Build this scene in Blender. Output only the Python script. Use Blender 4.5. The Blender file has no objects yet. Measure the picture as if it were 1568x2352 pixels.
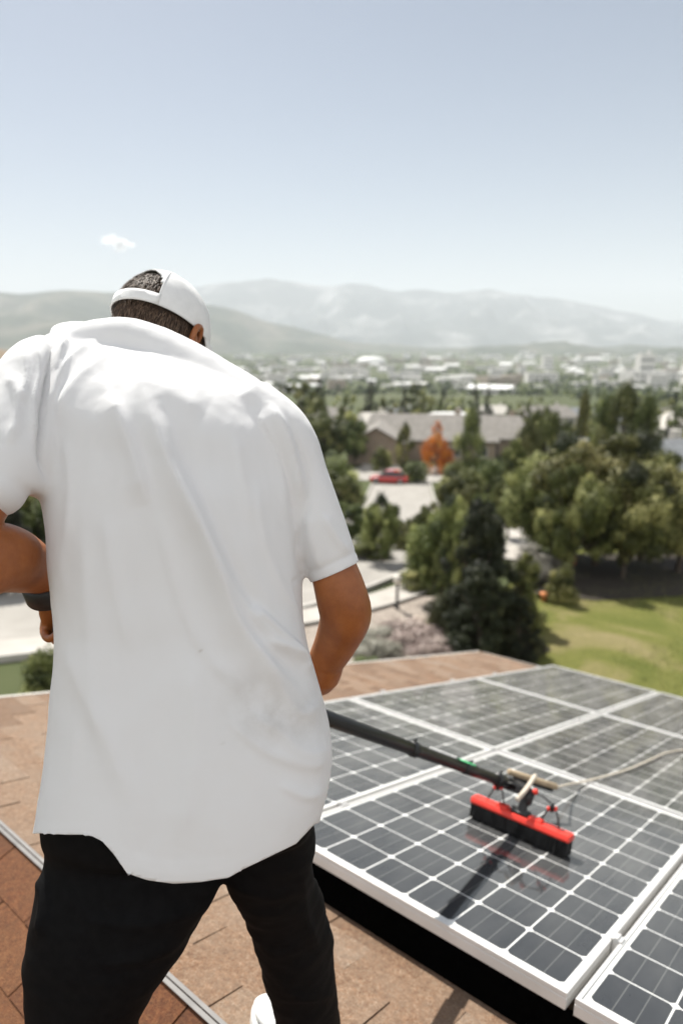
import bpy, bmesh, math, random
import numpy as np
from mathutils import Vector, Matrix
from math import radians, sin, cos, pi, tan

# ------------------------------------------------------------------ camera, world, sun, exposure
CZ = 10.0                       # height of the lens above datum
PITCH = math.atan((1176-787)/1523.0)
F = 1523.0                      # focal length in pixels of the 1568 x 2352 survey frame
sc = bpy.context.scene
COL = sc.collection
cam_d = bpy.data.cameras.new("camera"); cam = bpy.data.objects.new("camera", cam_d); COL.objects.link(cam)
cam.location = (0, 0, CZ); cam.rotation_euler = (pi/2-PITCH, 0, 0)
cam_d.sensor_fit = 'VERTICAL'; cam_d.sensor_height = 36.0; cam_d.lens = F/2352*36
cam_d.clip_start = 0.05; cam_d.clip_end = 60000
cam_d.dof.use_dof = True; cam_d.dof.focus_distance = 1.02; cam_d.dof.aperture_fstop = 2.7
sc.camera = cam
sc.render.resolution_x = 682; sc.render.resolution_y = 1024

FWD = np.array([0, cos(PITCH), -sin(PITCH)]); UP = np.array([0, sin(PITCH), cos(PITCH)]); RT = np.array([1., 0, 0])
CAM = np.array([0, 0, CZ])
def c2w(c):                     # survey-camera coordinates (right, down, forward) to world
    c = np.asarray(c, float)
    return CAM + c[..., 0:1]*RT - c[..., 1:2]*UP + c[..., 2:3]*FWD
def P(px, py, z):               # world point seen at a survey pixel, z metres deep
    return c2w(np.array([(px-784)/F*z, (py-1176)/F*z, z]))
def w2p(w):
    d = np.asarray(w)-CAM; z = d@FWD
    return 784+F*(d@RT)/z, 1176-F*(d@UP)/z, z
# the plane of the solar array: x along the ridge, y down the slope, z off the glass
RP = np.array([[0.76451856, 0.62705402, 0.14938079], [0.09729724, 0.11682982, -0.98837444], [-0.6372163, 0.77016495, 0.02830794]])
TP = np.array([-0.21448571, 1.06625822, 2.23295361])
def PL(x, y, z=0.0):
    return c2w(RP@np.array([x, y, z])+TP)
def on_plane(px, py, h=0.0):    # array coordinates of a surveyed point that lies h above the glass
    c = RP.T@(-TP); d = RP.T@np.array([(px-784)/F, (py-1176)/F, 1.]); k = (h-c[2])/d[2]
    return c+k*d
O0 = PL(0, 0, 0); EX = PL(1, 0, 0)-O0; EY = PL(0, 1, 0)-O0; EZ = PL(0, 0, 1)-O0
PM = Matrix(((EX[0], EY[0], EZ[0], O0[0]), (EX[1], EY[1], EZ[1], O0[1]), (EX[2], EY[2], EZ[2], O0[2]), (0, 0, 0, 1)))

s = -0.60*EX+0.03*EY+1.0*EZ; s /= np.linalg.norm(s)
SUN_EL = math.asin(s[2]); SUN_AZ = math.atan2(s[0], s[1])
print("sun elevation", math.degrees(SUN_EL), "azimuth from +Y", math.degrees(SUN_AZ))
sl = bpy.data.lights.new("sun", 'SUN'); so = bpy.data.objects.new("sun", sl); COL.objects.link(so)
sl.energy = 5.0; sl.angle = radians(0.53); sl.color = (1.0, 0.96, 0.89)
so.rotation_euler = Vector(s).to_track_quat('Z', 'Y').to_euler(); so.location = (0, 0, CZ+30)

W = bpy.data.worlds.new("World"); sc.world = W; W.use_nodes = True
nt = W.node_tree; nt.nodes.clear()
sky = nt.nodes.new("ShaderNodeTexSky"); sky.sky_type = 'NISHITA'; sky.sun_disc = False
sky.sun_elevation = SUN_EL; sky.sun_rotation = SUN_AZ
sky.altitude = 900; sky.air_density = 1.0; sky.dust_density = 1.3; sky.ozone_density = 1.0
bg = nt.nodes.new("ShaderNodeBackground"); bg.inputs[1].default_value = 0.047
wo = nt.nodes.new("ShaderNodeOutputWorld")
hs_ = nt.nodes.new("ShaderNodeHueSaturation"); hs_.inputs['Saturation'].default_value = .82; nt.links.new(sky.outputs[0], hs_.inputs['Color'])
# bright cloud added to the unseen rear sky as fill for the shirt
tcw = nt.nodes.new("ShaderNodeTexCoord"); sx = nt.nodes.new("ShaderNodeSeparateXYZ"); nt.links.new(tcw.outputs['Generated'], sx.inputs[0])
mr = nt.nodes.new("ShaderNodeMapRange"); mr.interpolation_type = 'SMOOTHSTEP'; nt.links.new(sx.outputs[1], mr.inputs[0])
mr.inputs[1].default_value = .10; mr.inputs[2].default_value = -.35; mr.inputs[3].default_value = 0; mr.inputs[4].default_value = 1
nw = nt.nodes.new("ShaderNodeTexNoise"); nw.inputs['Scale'].default_value = 2.2; nw.inputs['Detail'].default_value = 6; nt.links.new(tcw.outputs['Generated'], nw.inputs['Vector'])
rw = nt.nodes.new("ShaderNodeMapRange"); nt.links.new(nw.outputs['Fac'], rw.inputs[0]); rw.inputs[1].default_value = .32; rw.inputs[2].default_value = .5
mm = nt.nodes.new("ShaderNodeMath"); mm.operation = 'MULTIPLY'; nt.links.new(mr.outputs[0], mm.inputs[0]); nt.links.new(rw.outputs[0], mm.inputs[1])
mx = nt.nodes.new("ShaderNodeMix"); mx.data_type = 'RGBA'; nt.links.new(mm.outputs[0], mx.inputs[0]); nt.links.new(hs_.outputs[0], mx.inputs[6]); mx.inputs[7].default_value = (14.0, 13.9, 14.0, 1)
nt.links.new(mx.outputs[2], bg.inputs[0]); nt.links.new(bg.outputs[0], wo.inputs[0])
vs = sc.view_settings; vs.view_transform = 'Standard'; vs.look = 'None'; vs.gamma = 1.0; vs.exposure = 0.84
sc.cycles.max_bounces = 8; sc.cycles.volume_bounces = 1; sc.cycles.use_denoising = True
sc.cycles.sample_clamp_indirect = 6.0

# ------------------------------------------------------------------ helpers
rng = np.random.default_rng(7); random.seed(7)
def tag(o, label=None, cat=None, group=None, kind=None):
    if label: o['label'] = label
    if cat: o['category'] = cat
    if group: o['group'] = group
    if kind: o['kind'] = kind
    return o
class MB:
    """collects vertices and faces of one mesh"""
    def __init__(s): s.v = []; s.f = []; s.m = []; s.n = 0
    def add(s, v, f, m=0):
        v = [tuple(map(float, p)) for p in v]
        s.v += v; s.f += [tuple(i+s.n for i in q) for q in f]; s.m += [m]*len(f); s.n += len(v); return s
    def box(s, lo, hi, T=None, m=0, bev=0):
        x0, y0, z0 = lo; x1, y1, z1 = hi
        v = [(x0,y0,z0),(x1,y0,z0),(x1,y1,z0),(x0,y1,z0),(x0,y0,z1),(x1,y0,z1),(x1,y1,z1),(x0,y1,z1)]
        if T is not None: v = [T(p) for p in v]
        return s.add(v, [(0,3,2,1),(4,5,6,7),(0,1,5,4),(1,2,6,5),(2,3,7,6),(3,0,4,7)], m)
    def tube(s, pts, rad, n=12, m=0, cap=True, flat=1.0, side=None, sub=1):
        pts = np.array([np.asarray(p, float) for p in pts]); k = len(pts)
        rad = np.broadcast_to(np.asarray(rad, float), (k,)) if np.ndim(rad) < 2 else np.asarray(rad, float)
        if sub > 1:
            pts = catmull(pts, sub); rad = catmull(rad.reshape(k, -1), sub); rad = rad[:, 0] if rad.shape[1] == 1 else rad
            k = len(pts)
        tg = np.gradient(pts, axis=0); tg /= np.linalg.norm(tg, axis=1)[:, None]+1e-12
        a = np.asarray(side, float) if side is not None else (np.array([0, 0, 1.]) if abs(tg[0][2]) < .9 else np.array([1., 0, 0]))
        V = []; prev = None
        for i in range(k):
            if prev is not None: a = prev
            u = a-tg[i]*(a@tg[i]); u /= np.linalg.norm(u)+1e-12; prev = u; w = np.cross(tg[i], u)
            r1, r2 = (rad[i], rad[i]*flat) if np.ndim(rad[i]) == 0 else rad[i][:2]
            for j in range(n):
                t = 2*pi*j/n; V.append(pts[i]+u*cos(t)*r1+w*sin(t)*r2)
        Fc = [(i*n+j, i*n+(j+1) % n, (i+1)*n+(j+1) % n, (i+1)*n+j) for i in range(k-1) for j in range(n)]
        if cap:
            V.append(pts[0]); V.append(pts[-1]); c0 = k*n; c1 = c0+1
            Fc += [(c0, (j+1) % n, j) for j in range(n)] + [(c1, (k-1)*n+j, (k-1)*n+(j+1) % n) for j in range(n)]
        return s.add(V, Fc, m)
    def ball(s, c, r, nu=16, nv=10, m=0, fr=None):
        r = np.broadcast_to(np.asarray(r, float), (3,)); c = np.asarray(c, float)
        fr = np.eye(3) if fr is None else np.asarray(fr, float)
        V = [c+np.array([0, 0, r[2]])@fr]
        for i in range(1, nv):
            a = pi*i/nv
            for j in range(nu):
                b = 2*pi*j/nu; V.append(c+np.array([r[0]*sin(a)*cos(b), r[1]*sin(a)*sin(b), r[2]*cos(a)])@fr)
        V.append(c-np.array([0, 0, r[2]])@fr)
        Fc = [(0, 1+j, 1+(j+1) % nu) for j in range(nu)]
        for i in range(nv-2):
            o = 1+i*nu
            Fc += [(o+j, o+nu+j, o+nu+(j+1) % nu, o+(j+1) % nu) for j in range(nu)]
        o = 1+(nv-2)*nu; Fc += [(o+j, len(V)-1, o+(j+1) % nu) for j in range(nu)]
        return s.add(V, Fc, m)
    def build(s, name, mats, parent=None, smooth=False, bevel=0, seg=2):
        me = bpy.data.meshes.new(name); me.from_pydata(s.v, [], s.f)
        mats = mats if isinstance(mats, (list, tuple)) else [mats]
        for mm in mats: me.materials.append(mm)
        if len(mats) > 1: me.polygons.foreach_set('material_index', s.m)
        me.update()
        bm = bmesh.new(); bm.from_mesh(me); bmesh.ops.recalc_face_normals(bm, faces=bm.faces)
        bm.to_mesh(me); bm.free()
        me.shade_smooth() if smooth else me.shade_flat()
        return link(name, me, parent, bevel, seg)
def catmull(p, sub):
    p = np.asarray(p, float); q = np.vstack([2*p[0]-p[1], p, 2*p[-1]-p[-2]]); out = []
    for i in range(1, len(q)-2):
        for k in range(sub):
            t = k/sub
            out.append(.5*((2*q[i])+(-q[i-1]+q[i+1])*t+(2*q[i-1]-5*q[i]+4*q[i+1]-q[i+2])*t*t+(-q[i-1]+3*q[i]-3*q[i+1]+q[i+2])*t**3))
    out.append(p[-1]); return np.array(out)
def link(name, me, parent=None, bevel=0, seg=2):
    o = bpy.data.objects.new(name, me); COL.objects.link(o)
    if parent is not None:
        o.parent = parent
        if parent.type == 'EMPTY': o.matrix_parent_inverse = parent.matrix_basis.inverted()
    if bevel:
        b = o.modifiers.new("bevel", 'BEVEL'); b.width = bevel; b.segments = seg; b.limit_method = 'ANGLE'; b.angle_limit = radians(35)
        b.harden_normals = False
    return o
def empty(name, loc=(0, 0, 0), rz=0, M=None):
    o = bpy.data.objects.new(name, None); COL.objects.link(o); o.empty_display_size = .2
    if M is not None: o.matrix_world = M
    else: o.location = loc; o.rotation_euler = (0, 0, rz)
    return o
def copy_tree(o, parent=None):
    c = o.copy(); COL.objects.link(c)
    if parent is not None: c.parent = parent
    for ch in list(o.children): copy_tree(ch, c)
    return c
def np_mesh(name, V, Q, mats, mi=None, smooth=False):
    me = bpy.data.meshes.new(name); V = np.asarray(V, np.float32); Q = np.asarray(Q, np.int32); k = Q.shape[1]
    me.vertices.add(len(V)); me.vertices.foreach_set('co', V.ravel())
    me.loops.add(Q.size); me.loops.foreach_set('vertex_index', Q.ravel())
    me.polygons.add(len(Q)); me.polygons.foreach_set('loop_start', np.arange(0, Q.size, k, dtype=np.int32))
    me.polygons.foreach_set('loop_total', np.full(len(Q), k, np.int32))
    for m in (mats if isinstance(mats, (list, tuple)) else [mats]): me.materials.append(m)
    if mi is not None: me.polygons.foreach_set('material_index', np.asarray(mi, np.int32))
    me.update(calc_edges=True)
    me.shade_smooth() if smooth else me.shade_flat()
    return me
def fattr(me, name, vals):
    a = me.attributes.new(name, 'FLOAT', 'FACE'); a.data.foreach_set('value', np.asarray(vals, np.float32))

def vnoise(p, seed=0):          # value noise on N x 3 points
    p = np.asarray(p, float); i = np.floor(p).astype(np.int64); f = p-i; f = f*f*(3-2*f); out = 0
    for dx in (0, 1):
        for dy in (0, 1):
            for dz in (0, 1):
                h = ((i[:, 0]+dx)*374761393+(i[:, 1]+dy)*668265263+(i[:, 2]+dz)*2147483647+seed*1274126177) & 0xffffffff
                h = ((h ^ (h >> 13))*1274126177) & 0xffffffff; h = (h ^ (h >> 16))/4294967295.0
                out = out+h*(f[:, 0] if dx else 1-f[:, 0])*(f[:, 1] if dy else 1-f[:, 1])*(f[:, 2] if dz else 1-f[:, 2])
    return out*2-1
def fbm(p, o=4, seed=0):
    r = 0; a = 1; t = 0
    for k in range(o): r = r+a*vnoise(np.asarray(p)*2**k, seed+k); t += a; a *= .5
    return r/t

# ------------------------------------------------------------------ materials
class Nt:
    def __init__(s, name):
        s.m = bpy.data.materials.new(name); s.m.use_nodes = True; s.t = s.m.node_tree; s.n = s.t.nodes
        s.b = s.n['Principled BSDF']; s.o = s.n['Material Output']
    def new(s, t, **k):
        n = s.n.new(t)
        for a, b in k.items():
            if a in n.bl_rna.properties: setattr(n, a, b)
        return n
    def l(s, a, b): s.t.links.new(a, b)
    def coord(s, kind='Object', scale=(1, 1, 1)):
        c = s.new('ShaderNodeTexCoord'); mp = s.new('ShaderNodeMapping'); mp.inputs['Scale'].default_value = scale
        s.l(c.outputs[kind], mp.inputs[0]); return mp.outputs[0]
    def noise(s, v, sc_, det=4, rough=.55, dist=0):
        n = s.new('ShaderNodeTexNoise'); s.l(v, n.inputs['Vector']); n.inputs['Scale'].default_value = sc_
        n.inputs['Detail'].default_value = det; n.inputs['Roughness'].default_value = rough; n.inputs['Distortion'].default_value = dist
        return n.outputs['Fac']
    def ramp(s, v, stops):
        r = s.new('ShaderNodeValToRGB'); s.l(v, r.inputs[0]); e = r.color_ramp.elements
        while len(e) < len(stops): e.new(.5)
        for q, (p, c) in zip(e, stops): q.position = p; q.color = (*c, 1) if len(c) == 3 else c
        return r.outputs[0]
    def math(s, op, a, b=0.0, c=None):
        n = s.new('ShaderNodeMath', operation=op)
        for i, x in enumerate((a, b) if c is None else (a, b, c)):
            if isinstance(x, (int, float)): n.inputs[i].default_value = x
            else: s.l(x, n.inputs[i])
        return n.outputs[0]
    def mix(s, f, a, b, mode='MIX'):
        n = s.new('ShaderNodeMix', data_type='RGBA', blend_type=mode)
        for i, x in ((0, f), (6, a), (7, b)):
            if isinstance(x, (int, float)): n.inputs[i].default_value = x
            elif isinstance(x, tuple): n.inputs[i].default_value = (*x[:3], 1)
            else: s.l(x, n.inputs[i])
        return n.outputs[2]
    def bump(s, h, dist, strength=1.0):
        b = s.new('ShaderNodeBump'); b.inputs['Distance'].default_value = dist; b.inputs['Strength'].default_value = strength
        s.l(h, b.inputs['Height']); s.l(b.outputs[0], s.b.inputs['Normal'])
    def set(s, **k):
        for a, v in k.items():
            i = s.b.inputs[a.replace('_', ' ')]
            if isinstance(v, (int, float)): i.default_value = v
            elif isinstance(v, tuple): i.default_value = (*v[:3], 1) if i.type == 'RGBA' else v
            else: s.l(v, i)
        return s
def mottled(name, c1, c2, scale=8, rough=.8, bump=0.0, metal=0.0, det=5, coord='Object', spec=.5):
    N = Nt(name); v = N.coord(coord); f = N.noise(v, scale, det)
    N.set(Base_Color=N.ramp(f, [(.3, c1), (.7, c2)]), Roughness=rough, Metallic=metal); N.b.inputs['Specular IOR Level'].default_value = spec
    if bump: N.bump(N.noise(v, scale*6, 4), bump)
    return N.m
M = {}
M['alu'] = mottled('anodised aluminium frame', (.62, .61, .59), (.74, .73, .71), 5, .42, .0002, .35)
M['rail'] = mottled('mill aluminium rail', (.40, .40, .40), (.52, .52, .52), 5, .4, 0, .8)
M['black_plastic'] = mottled('black plastic', (.004, .004, .0045), (.010, .010, .0105), 20, .42, .0002)
M['carbon'] = mottled('black carbon tube', (.004, .004, .0045), (.009, .009, .0095), 30, .42)
M['bristle'] = mottled('black bristle', (.006, .006, .006), (.018, .018, .018), 300, .8, .002)
M['shadow_black'] = mottled('matt shadow black', (.0012,)*3, (.0025,)*3, 60, 1.0, spec=0.0)
M['red'] = mottled('red plastic', (.72, .035, .02), (.80, .05, .03), 12, .38)
M['green'] = mottled('green sticker', (.10, .55, .22), (.12, .62, .26), 12, .5)
M['hose'] = mottled('cream rubber hose', (.55, .48, .38), (.64, .57, .47), 20, .55, .0005)
M['tan'] = mottled('tan foam sleeve', (.36, .27, .17), (.46, .36, .23), 30, .75, .001)
M['steel'] = mottled('weathered metal strip', (.13, .125, .12), (.20, .19, .18), 14, .6, .0002, .0)
M['skin'] = None
def shingle_mat(name, warm):
    N = Nt(name); v = N.coord()
    at = N.new('ShaderNodeAttribute'); at.attribute_name = 'tone'
    g = N.new('ShaderNodeTexVoronoi'); g.inputs['Scale'].default_value = 300; N.l(v, g.inputs['Vector'])
    col = N.ramp(g.outputs['Color'], [(0., (.14, .085, .055)), (.25, (.38, .23, .145)), (.5, (.48, .33, .235)), (.75, (.54, .44, .36)), (1., (.70, .63, .56))])
    g3 = N.noise(v, 55, 4, .75); col = N.mix(1.0, col, N.ramp(g3, [(.32, (.62, .58, .54)), (.5, (.95, .93, .9)), (.68, (1.35, 1.38, 1.4))]), 'MULTIPLY'); g2 = N.noise(v, 5.5, 6, .65); col = N.mix(N.ramp(g2, [(.35, (0, 0, 0)), (.65, (.6,)*3)]), col, (.46, .40, .35), 'MIX')
    tone = N.ramp(at.outputs['Fac'], [(0, (.58, .50, .44)), (.4, (.86, .78, .71)), (.7, (1, .97, .94)), (1, (1.0, 1.04, 1.08))])
    col = N.mix(1.0, col, tone, 'MULTIPLY')
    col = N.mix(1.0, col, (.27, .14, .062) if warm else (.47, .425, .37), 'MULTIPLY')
    N.set(Base_Color=col, Roughness=.9); N.bump(g.outputs['Distance'], .0012, .8)
    return N.m
M['shingle'] = shingle_mat('asphalt shingle granules', False)
M['shingle_back'] = shingle_mat('dark brown shingle granules', True)  # back slope: same granules under a darker, browner tint
M['felt'] = mottled('dark roof underlay', (.02, .017, .015), (.04, .034, .03), 40, .95)

# solar laminate: six by ten cells
def cell_mat():
    N = Nt('solar laminate'); c = N.new('ShaderNodeTexCoord'); sp = N.new('ShaderNodeSeparateXYZ'); N.l(c.outputs['Object'], sp.inputs[0])
    p = .1585
    fx = N.math('FRACT', N.math('DIVIDE', N.math('SUBTRACT', sp.outputs[0], .0205), p))
    fy = N.math('FRACT', N.math('DIVIDE', N.math('SUBTRACT', sp.outputs[1], .0325), p))
    dx = N.math('MULTIPLY', N.math('ABSOLUTE', N.math('SUBTRACT', fx, .5)), p)     # distance from cell centre
    dy = N.math('MULTIPLY', N.math('ABSOLUTE', N.math('SUBTRACT', fy, .5)), p)
    h = p/2
    in1 = N.math('LESS_THAN', N.math('MAXIMUM', dx, dy), h-.0022)
    in2 = N.math('LESS_THAN', N.math('ADD', dx, dy), 2*h-.0145)
    x_in = N.math('MULTIPLY', N.math('GREATER_THAN', sp.outputs[0], .0205), N.math('LESS_THAN', sp.outputs[0], .0205+6*p))
    y_in = N.math('MULTIPLY', N.math('GREATER_THAN', sp.outputs[1], .0325), N.math('LESS_THAN', sp.outputs[1], .0325+10*p))
    cell = N.math('MULTIPLY', N.math('MULTIPLY', in1, in2), N.math('MULTIPLY', x_in, y_in))
    b1 = N.math('LESS_THAN', N.math('ABSOLUTE', N.math('SUBTRACT', dx, .026)), .0009)      # two busbars per cell
    fing = N.math('LESS_THAN', N.math('FRACT', N.math('MULTIPLY', sp.outputs[1], 420.)), .12)
    v = N.coord()
    tint = N.ramp(N.noise(v, 2.5, 3), [(.3, (.010, .012, .016)), (.7, (.020, .022, .026))])
    dark = N.mix(N.math('MULTIPLY', fing, .25), tint, (.10, .10, .11)); dark = N.mix(N.math('MULTIPLY', b1, .6), dark, (.20, .20, .19))
    sheet = N.ramp(N.noise(v, 40, 3), [(.3, (.66, .66, .64)), (.7, (.74, .74, .72))])
    col = N.mix(cell, sheet, dark)
    dust = N.noise(N.coord('Object', (5, 1.6, 1)), 1.6, 6, .6)
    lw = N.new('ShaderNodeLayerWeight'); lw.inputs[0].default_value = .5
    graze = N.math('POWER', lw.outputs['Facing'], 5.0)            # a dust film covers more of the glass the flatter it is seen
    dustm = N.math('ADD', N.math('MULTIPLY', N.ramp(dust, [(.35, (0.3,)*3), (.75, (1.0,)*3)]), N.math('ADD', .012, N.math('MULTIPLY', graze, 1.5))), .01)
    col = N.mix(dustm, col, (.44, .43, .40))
    N.set(Base_Color=col, Roughness=.35); N.b.inputs['Coat Weight'].default_value = 1.0
    N.b.inputs['Coat IOR'].default_value = 1.42
    N.b.inputs['Specular IOR Level'].default_value = .0
    N.set(Coat_Roughness=N.ramp(dust, [(.3, (.012,)*3), (.8, (.07,)*3)]))
    b = N.new('ShaderNodeBump'); b.inputs['Distance'].default_value = .0011; b.inputs['Strength'].default_value = .5
    N.l(N.noise(N.coord('Object', (14, 1.1, 1)), 1.6, 3, .5, .6), b.inputs['Height']); N.l(b.outputs[0], N.b.inputs['Coat Normal'])
    return N.m
M['cells'] = cell_mat()

# ------------------------------------------------------------------ terrain
PY = [-400, -60, -20, 0, 10, 17, 25, 40, 60, 80, 100, 150, 220, 400, 800, 1500, 3000, 6000, 16000]
PZ = [-6, -3.5, -5, -7.2, -7.7, -8.0, -8.7, -11.0, -14.3, -16.2, -16.9, -20, -26, -42, -58, -68, -75, -80, -80]
def hz(x, y):                   # ground height above datum
    x = np.asarray(x, float); y = np.asarray(y, float)
    z = np.interp(y, PY, PZ)
    d = np.hypot(x, y); amp = np.interp(d, [0, 40, 120, 500, 3000], [.06, .25, .8, 3.5, 6.0])
    sh = x.shape; p = np.stack([x.ravel()/60, y.ravel()/60, 0*x.ravel()], 1)
    n = fbm(p, 3, 11).reshape(sh)*np.interp(d, [0, 60, 300], [0, .4, 1.0])*amp
    q = np.stack([x.ravel()/9, y.ravel()/9, 0*x.ravel()], 1); n2 = fbm(q, 2, 5).reshape(sh)*np.interp(d, [0, 14, 60, 200], [.05, .12, .25, .3])
    return z+n+n2+CZ
def gz(x, y): return float(hz(np.array([x]), np.array([y]))[0])
def ground_at(px, py, lo=3., hi=9000.):      # where the sight line meets the terrain
    d = (px-784)/F*RT - (py-1176)/F*UP + FWD
    t = np.geomspace(lo, hi, 900); pts = CAM+t[:, None]*d
    below = np.nonzero(pts[:, 2] < hz(pts[:, 0], pts[:, 1]))[0]
    p = pts[below[0]] if len(below) else pts[-1]
    return float(p[0]), float(p[1]), float(p[2])
def sheet(name, X, Y, lift, mat, smooth=True):
    ny, nx = X.shape; Z = hz(X, Y)+lift
    i = np.arange(ny*nx).reshape(ny, nx)
    Q = np.stack([i[:-1, :-1], i[:-1, 1:], i[1:, 1:], i[1:, :-1]], -1).reshape(-1, 4)
    me = np_mesh(name, np.stack([X, Y, Z], -1).reshape(-1, 3), Q, mat, smooth=smooth)
    o = link(name, me); tag(o, kind='structure'); return o
def ground_mat():
    N = Nt('valley ground'); v = N.coord()
    big = N.noise(v, .0022, 6, .6); mid = N.noise(v, .02, 5, .6)
    a = N.ramp(mid, [(.3, (.050, .062, .024)), (.55, (.085, .095, .040)), (.75, (.16, .145, .085))])
    b = N.ramp(N.noise(v, .35, 6, .6), [(.3, (.06, .075, .025)), (.7, (.13, .13, .06))])
    far = N.ramp(big, [(.35, (.055, .075, .035)), (.6, (.09, .10, .055)), (.8, (.17, .16, .11))])
    c = N.mix(.5, a, b); c = N.mix(.55, c, far)
    N.set(Base_Color=c, Roughness=1.0); N.b.inputs['Specular IOR Level'].default_value = .1
    return N.m
M['ground'] = ground_mat()
yy = np.concatenate([np.linspace(-300, -20, 12), np.linspace(-16, 120, 100), np.geomspace(124, 15600, 110)])
xs = np.linspace(-1, 1, 141); xs = np.sign(xs)*np.abs(xs)**1.3
X = np.array([xs*(150+max(y, 0)*1.05) for y in yy]); Y = np.repeat(yy[:, None], 141, 1)
X[0] *= 1; sheet('ground', X, Y, 0, M['ground'])

def lawn_mat():
    N = Nt('lawn grass'); v = N.coord()
    f = N.noise(v, .30, 6, .62, .8); g = N.noise(v, 14, 5, .7)
    c = N.ramp(f, [(.38, (.115, .135, .036)), (.52, (.165, .170, .055)), (.62, (.23, .205, .10)), (.74, (.29, .24, .15))])
    c = N.mix(1.0, c, N.ramp(g, [(.3, (.6, .62, .55)), (.7, (1.15, 1.12, 1.0))]), 'MULTIPLY')
    N.set(Base_Color=c, Roughness=1.0); N.b.inputs['Specular IOR Level'].default_value = .1
    N.bump(g, .05); return N.m
M['lawn'] = lawn_mat()
def region(name, pts, lift, mat, step=.5):          # a sheet of ground inside a polygon given in plan
    pts = np.array(pts, float); x0, y0 = pts.min(0); x1, y1 = pts.max(0)
    me = bpy.data.meshes.new(name); bm = bmesh.new()
    vs = [bm.verts.new((p[0], p[1], 0)) for p in pts]; bm.faces.new(vs)
    for k in range(int((x1-x0)/step)+1):
        bmesh.ops.bisect_plane(bm, geom=bm.verts[:]+bm.edges[:]+bm.faces[:], plane_co=(x0+k*step+.01, 0, 0), plane_no=(1, 0, 0))
    for k in range(int((y1-y0)/step)+1):
        bmesh.ops.bisect_plane(bm, geom=bm.verts[:]+bm.edges[:]+bm.faces[:], plane_co=(0, y0+k*step+.01, 0), plane_no=(0, 1, 0))
    co = np.array([v.co[:] for v in bm.verts]); z = hz(co[:, 0], co[:, 1])+lift
    for v, q in zip(bm.verts, z): v.co.z = q
    bmesh.ops.recalc_face_normals(bm, faces=bm.faces)
    if sum(f.normal.z for f in bm.faces) < 0: bmesh.ops.reverse_faces(bm, faces=bm.faces)
    bm.to_mesh(me); bm.free(); me.materials.append(mat); me.shade_smooth()
    o = link(name, me); return tag(o, kind='structure')
region('lawn', [(-1, 9), (16, 8), (26, 18), (24, 30), (12, 31), (7.5, 25), (4.2, 19.5), (1.0, 14)], .05, M['lawn'], .6)
M['concrete'] = mottled('sun bleached concrete road', (.25, .235, .21), (.34, .32, .29), .8, .9, .002)
M['walk'] = mottled('pale concrete walk', (.36, .335, .30), (.46, .43, .39), 1.2, .9, .002)
M['kerb'] = mottled('concrete kerb', (.38, .36, .33), (.48, .46, .42), 1.5, .9, .002)
M['bed'] = mottled('gravel planting bed', (.20, .17, .14), (.42, .36, .31), 9, 1.0, .02)
def ribbon(ctr, hw):
    c = catmull(np.array(ctr, float), 10); t = np.gradient(c, axis=0); t /= np.linalg.norm(t, axis=1)[:, None]; n = np.stack([-t[:, 1], t[:, 0]], 1)
    return c, n
def road(name, ctr, hw, lift, mat, nx=9):
    c, n = ribbon(ctr, hw); k = np.linspace(-1, 1, nx)[None, :]*hw
    X = c[:, 0:1]+n[:, 0:1]*k; Y = c[:, 1:2]+n[:, 1:2]*k
    return sheet(name, X, Y, lift, mat)
ROAD = [(-34, 13), (-20, 16.5), (-9, 18.8), (-2, 23.5), (2.0, 31), (3.4, 42), (5.0, 56), (6.4, 70), (7.4, 79)]
road('road', ROAD, 3.1, .06, M['concrete'])
a = np.linspace(0, 2*pi, 40, endpoint=False)
region('road', [(8.5+8.2*cos(t), 83+8.5*sin(t)) for t in a], .075, M['concrete'], 1.5)
c, n = ribbon(ROAD, 0)
for sgn in (-1, 1):                                         # kerbs, real steps
    mb = MB(); k = c+n*sgn*3.18; k2 = c+n*sgn*3.34
    z = hz(k[:, 0], k[:, 1]); V = []
    for i in range(len(k)):
        for q, dz in ((k, .02), (k, .20), (k2, .20), (k2, -.05)): V.append((q[i][0], q[i][1], z[i]+dz))
    mb.add(V, [(i*4+j, i*4+j+1, i*4+j+5, i*4+j+4) for i in range(len(k)-1) for j in range(3)])
    tag(mb.build('kerb', M['kerb']), kind='structure')
road('sidewalk', [(p[0]+4.6, p[1]-1.6) for p in ROAD[1:5]]+[(7.6, 42), (9.3, 56)], .62, .14, M['walk'], 3)
region('driveway', [(4.5, 77), (11.5, 80), (9.0, 93), (2.5, 93)], .10, M['walk'], 1.5)
region('driveway', [(8.0, 42), (11.3, 43), (9.5, 30), (7.3, 26.5), (6.2, 27.5), (7.5, 31)], .13, M['walk'], 1.0)
M['tree_shade'] = mottled('painted tree shade', (.018, .014, .010), (.05, .038, .026), 8, 1.0, .02)  # tree shade put into the ground colour as dark patches
region('tree_shade', [(6.0, 21.8), (8.4, 20.6), (11.5, 21.2), (15, 21.8), (19, 23), (21, 27), (14, 29), (8, 28)], .075, M['tree_shade'], .6)
region('tree_shade', [(2.3, 15.2), (4.2, 14.9), (5.6, 16.3), (5.2, 18.6), (3.9, 19.2), (2.6, 18.4)], .085, M['tree_shade'], .6)
region('planting_bed', [(-5, 12.5), (1.6, 12), (4.0, 18.6), (3.6, 21), (1.0, 21.2), (-3.0, 17.5)], .045, M['bed'], .6)

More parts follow.
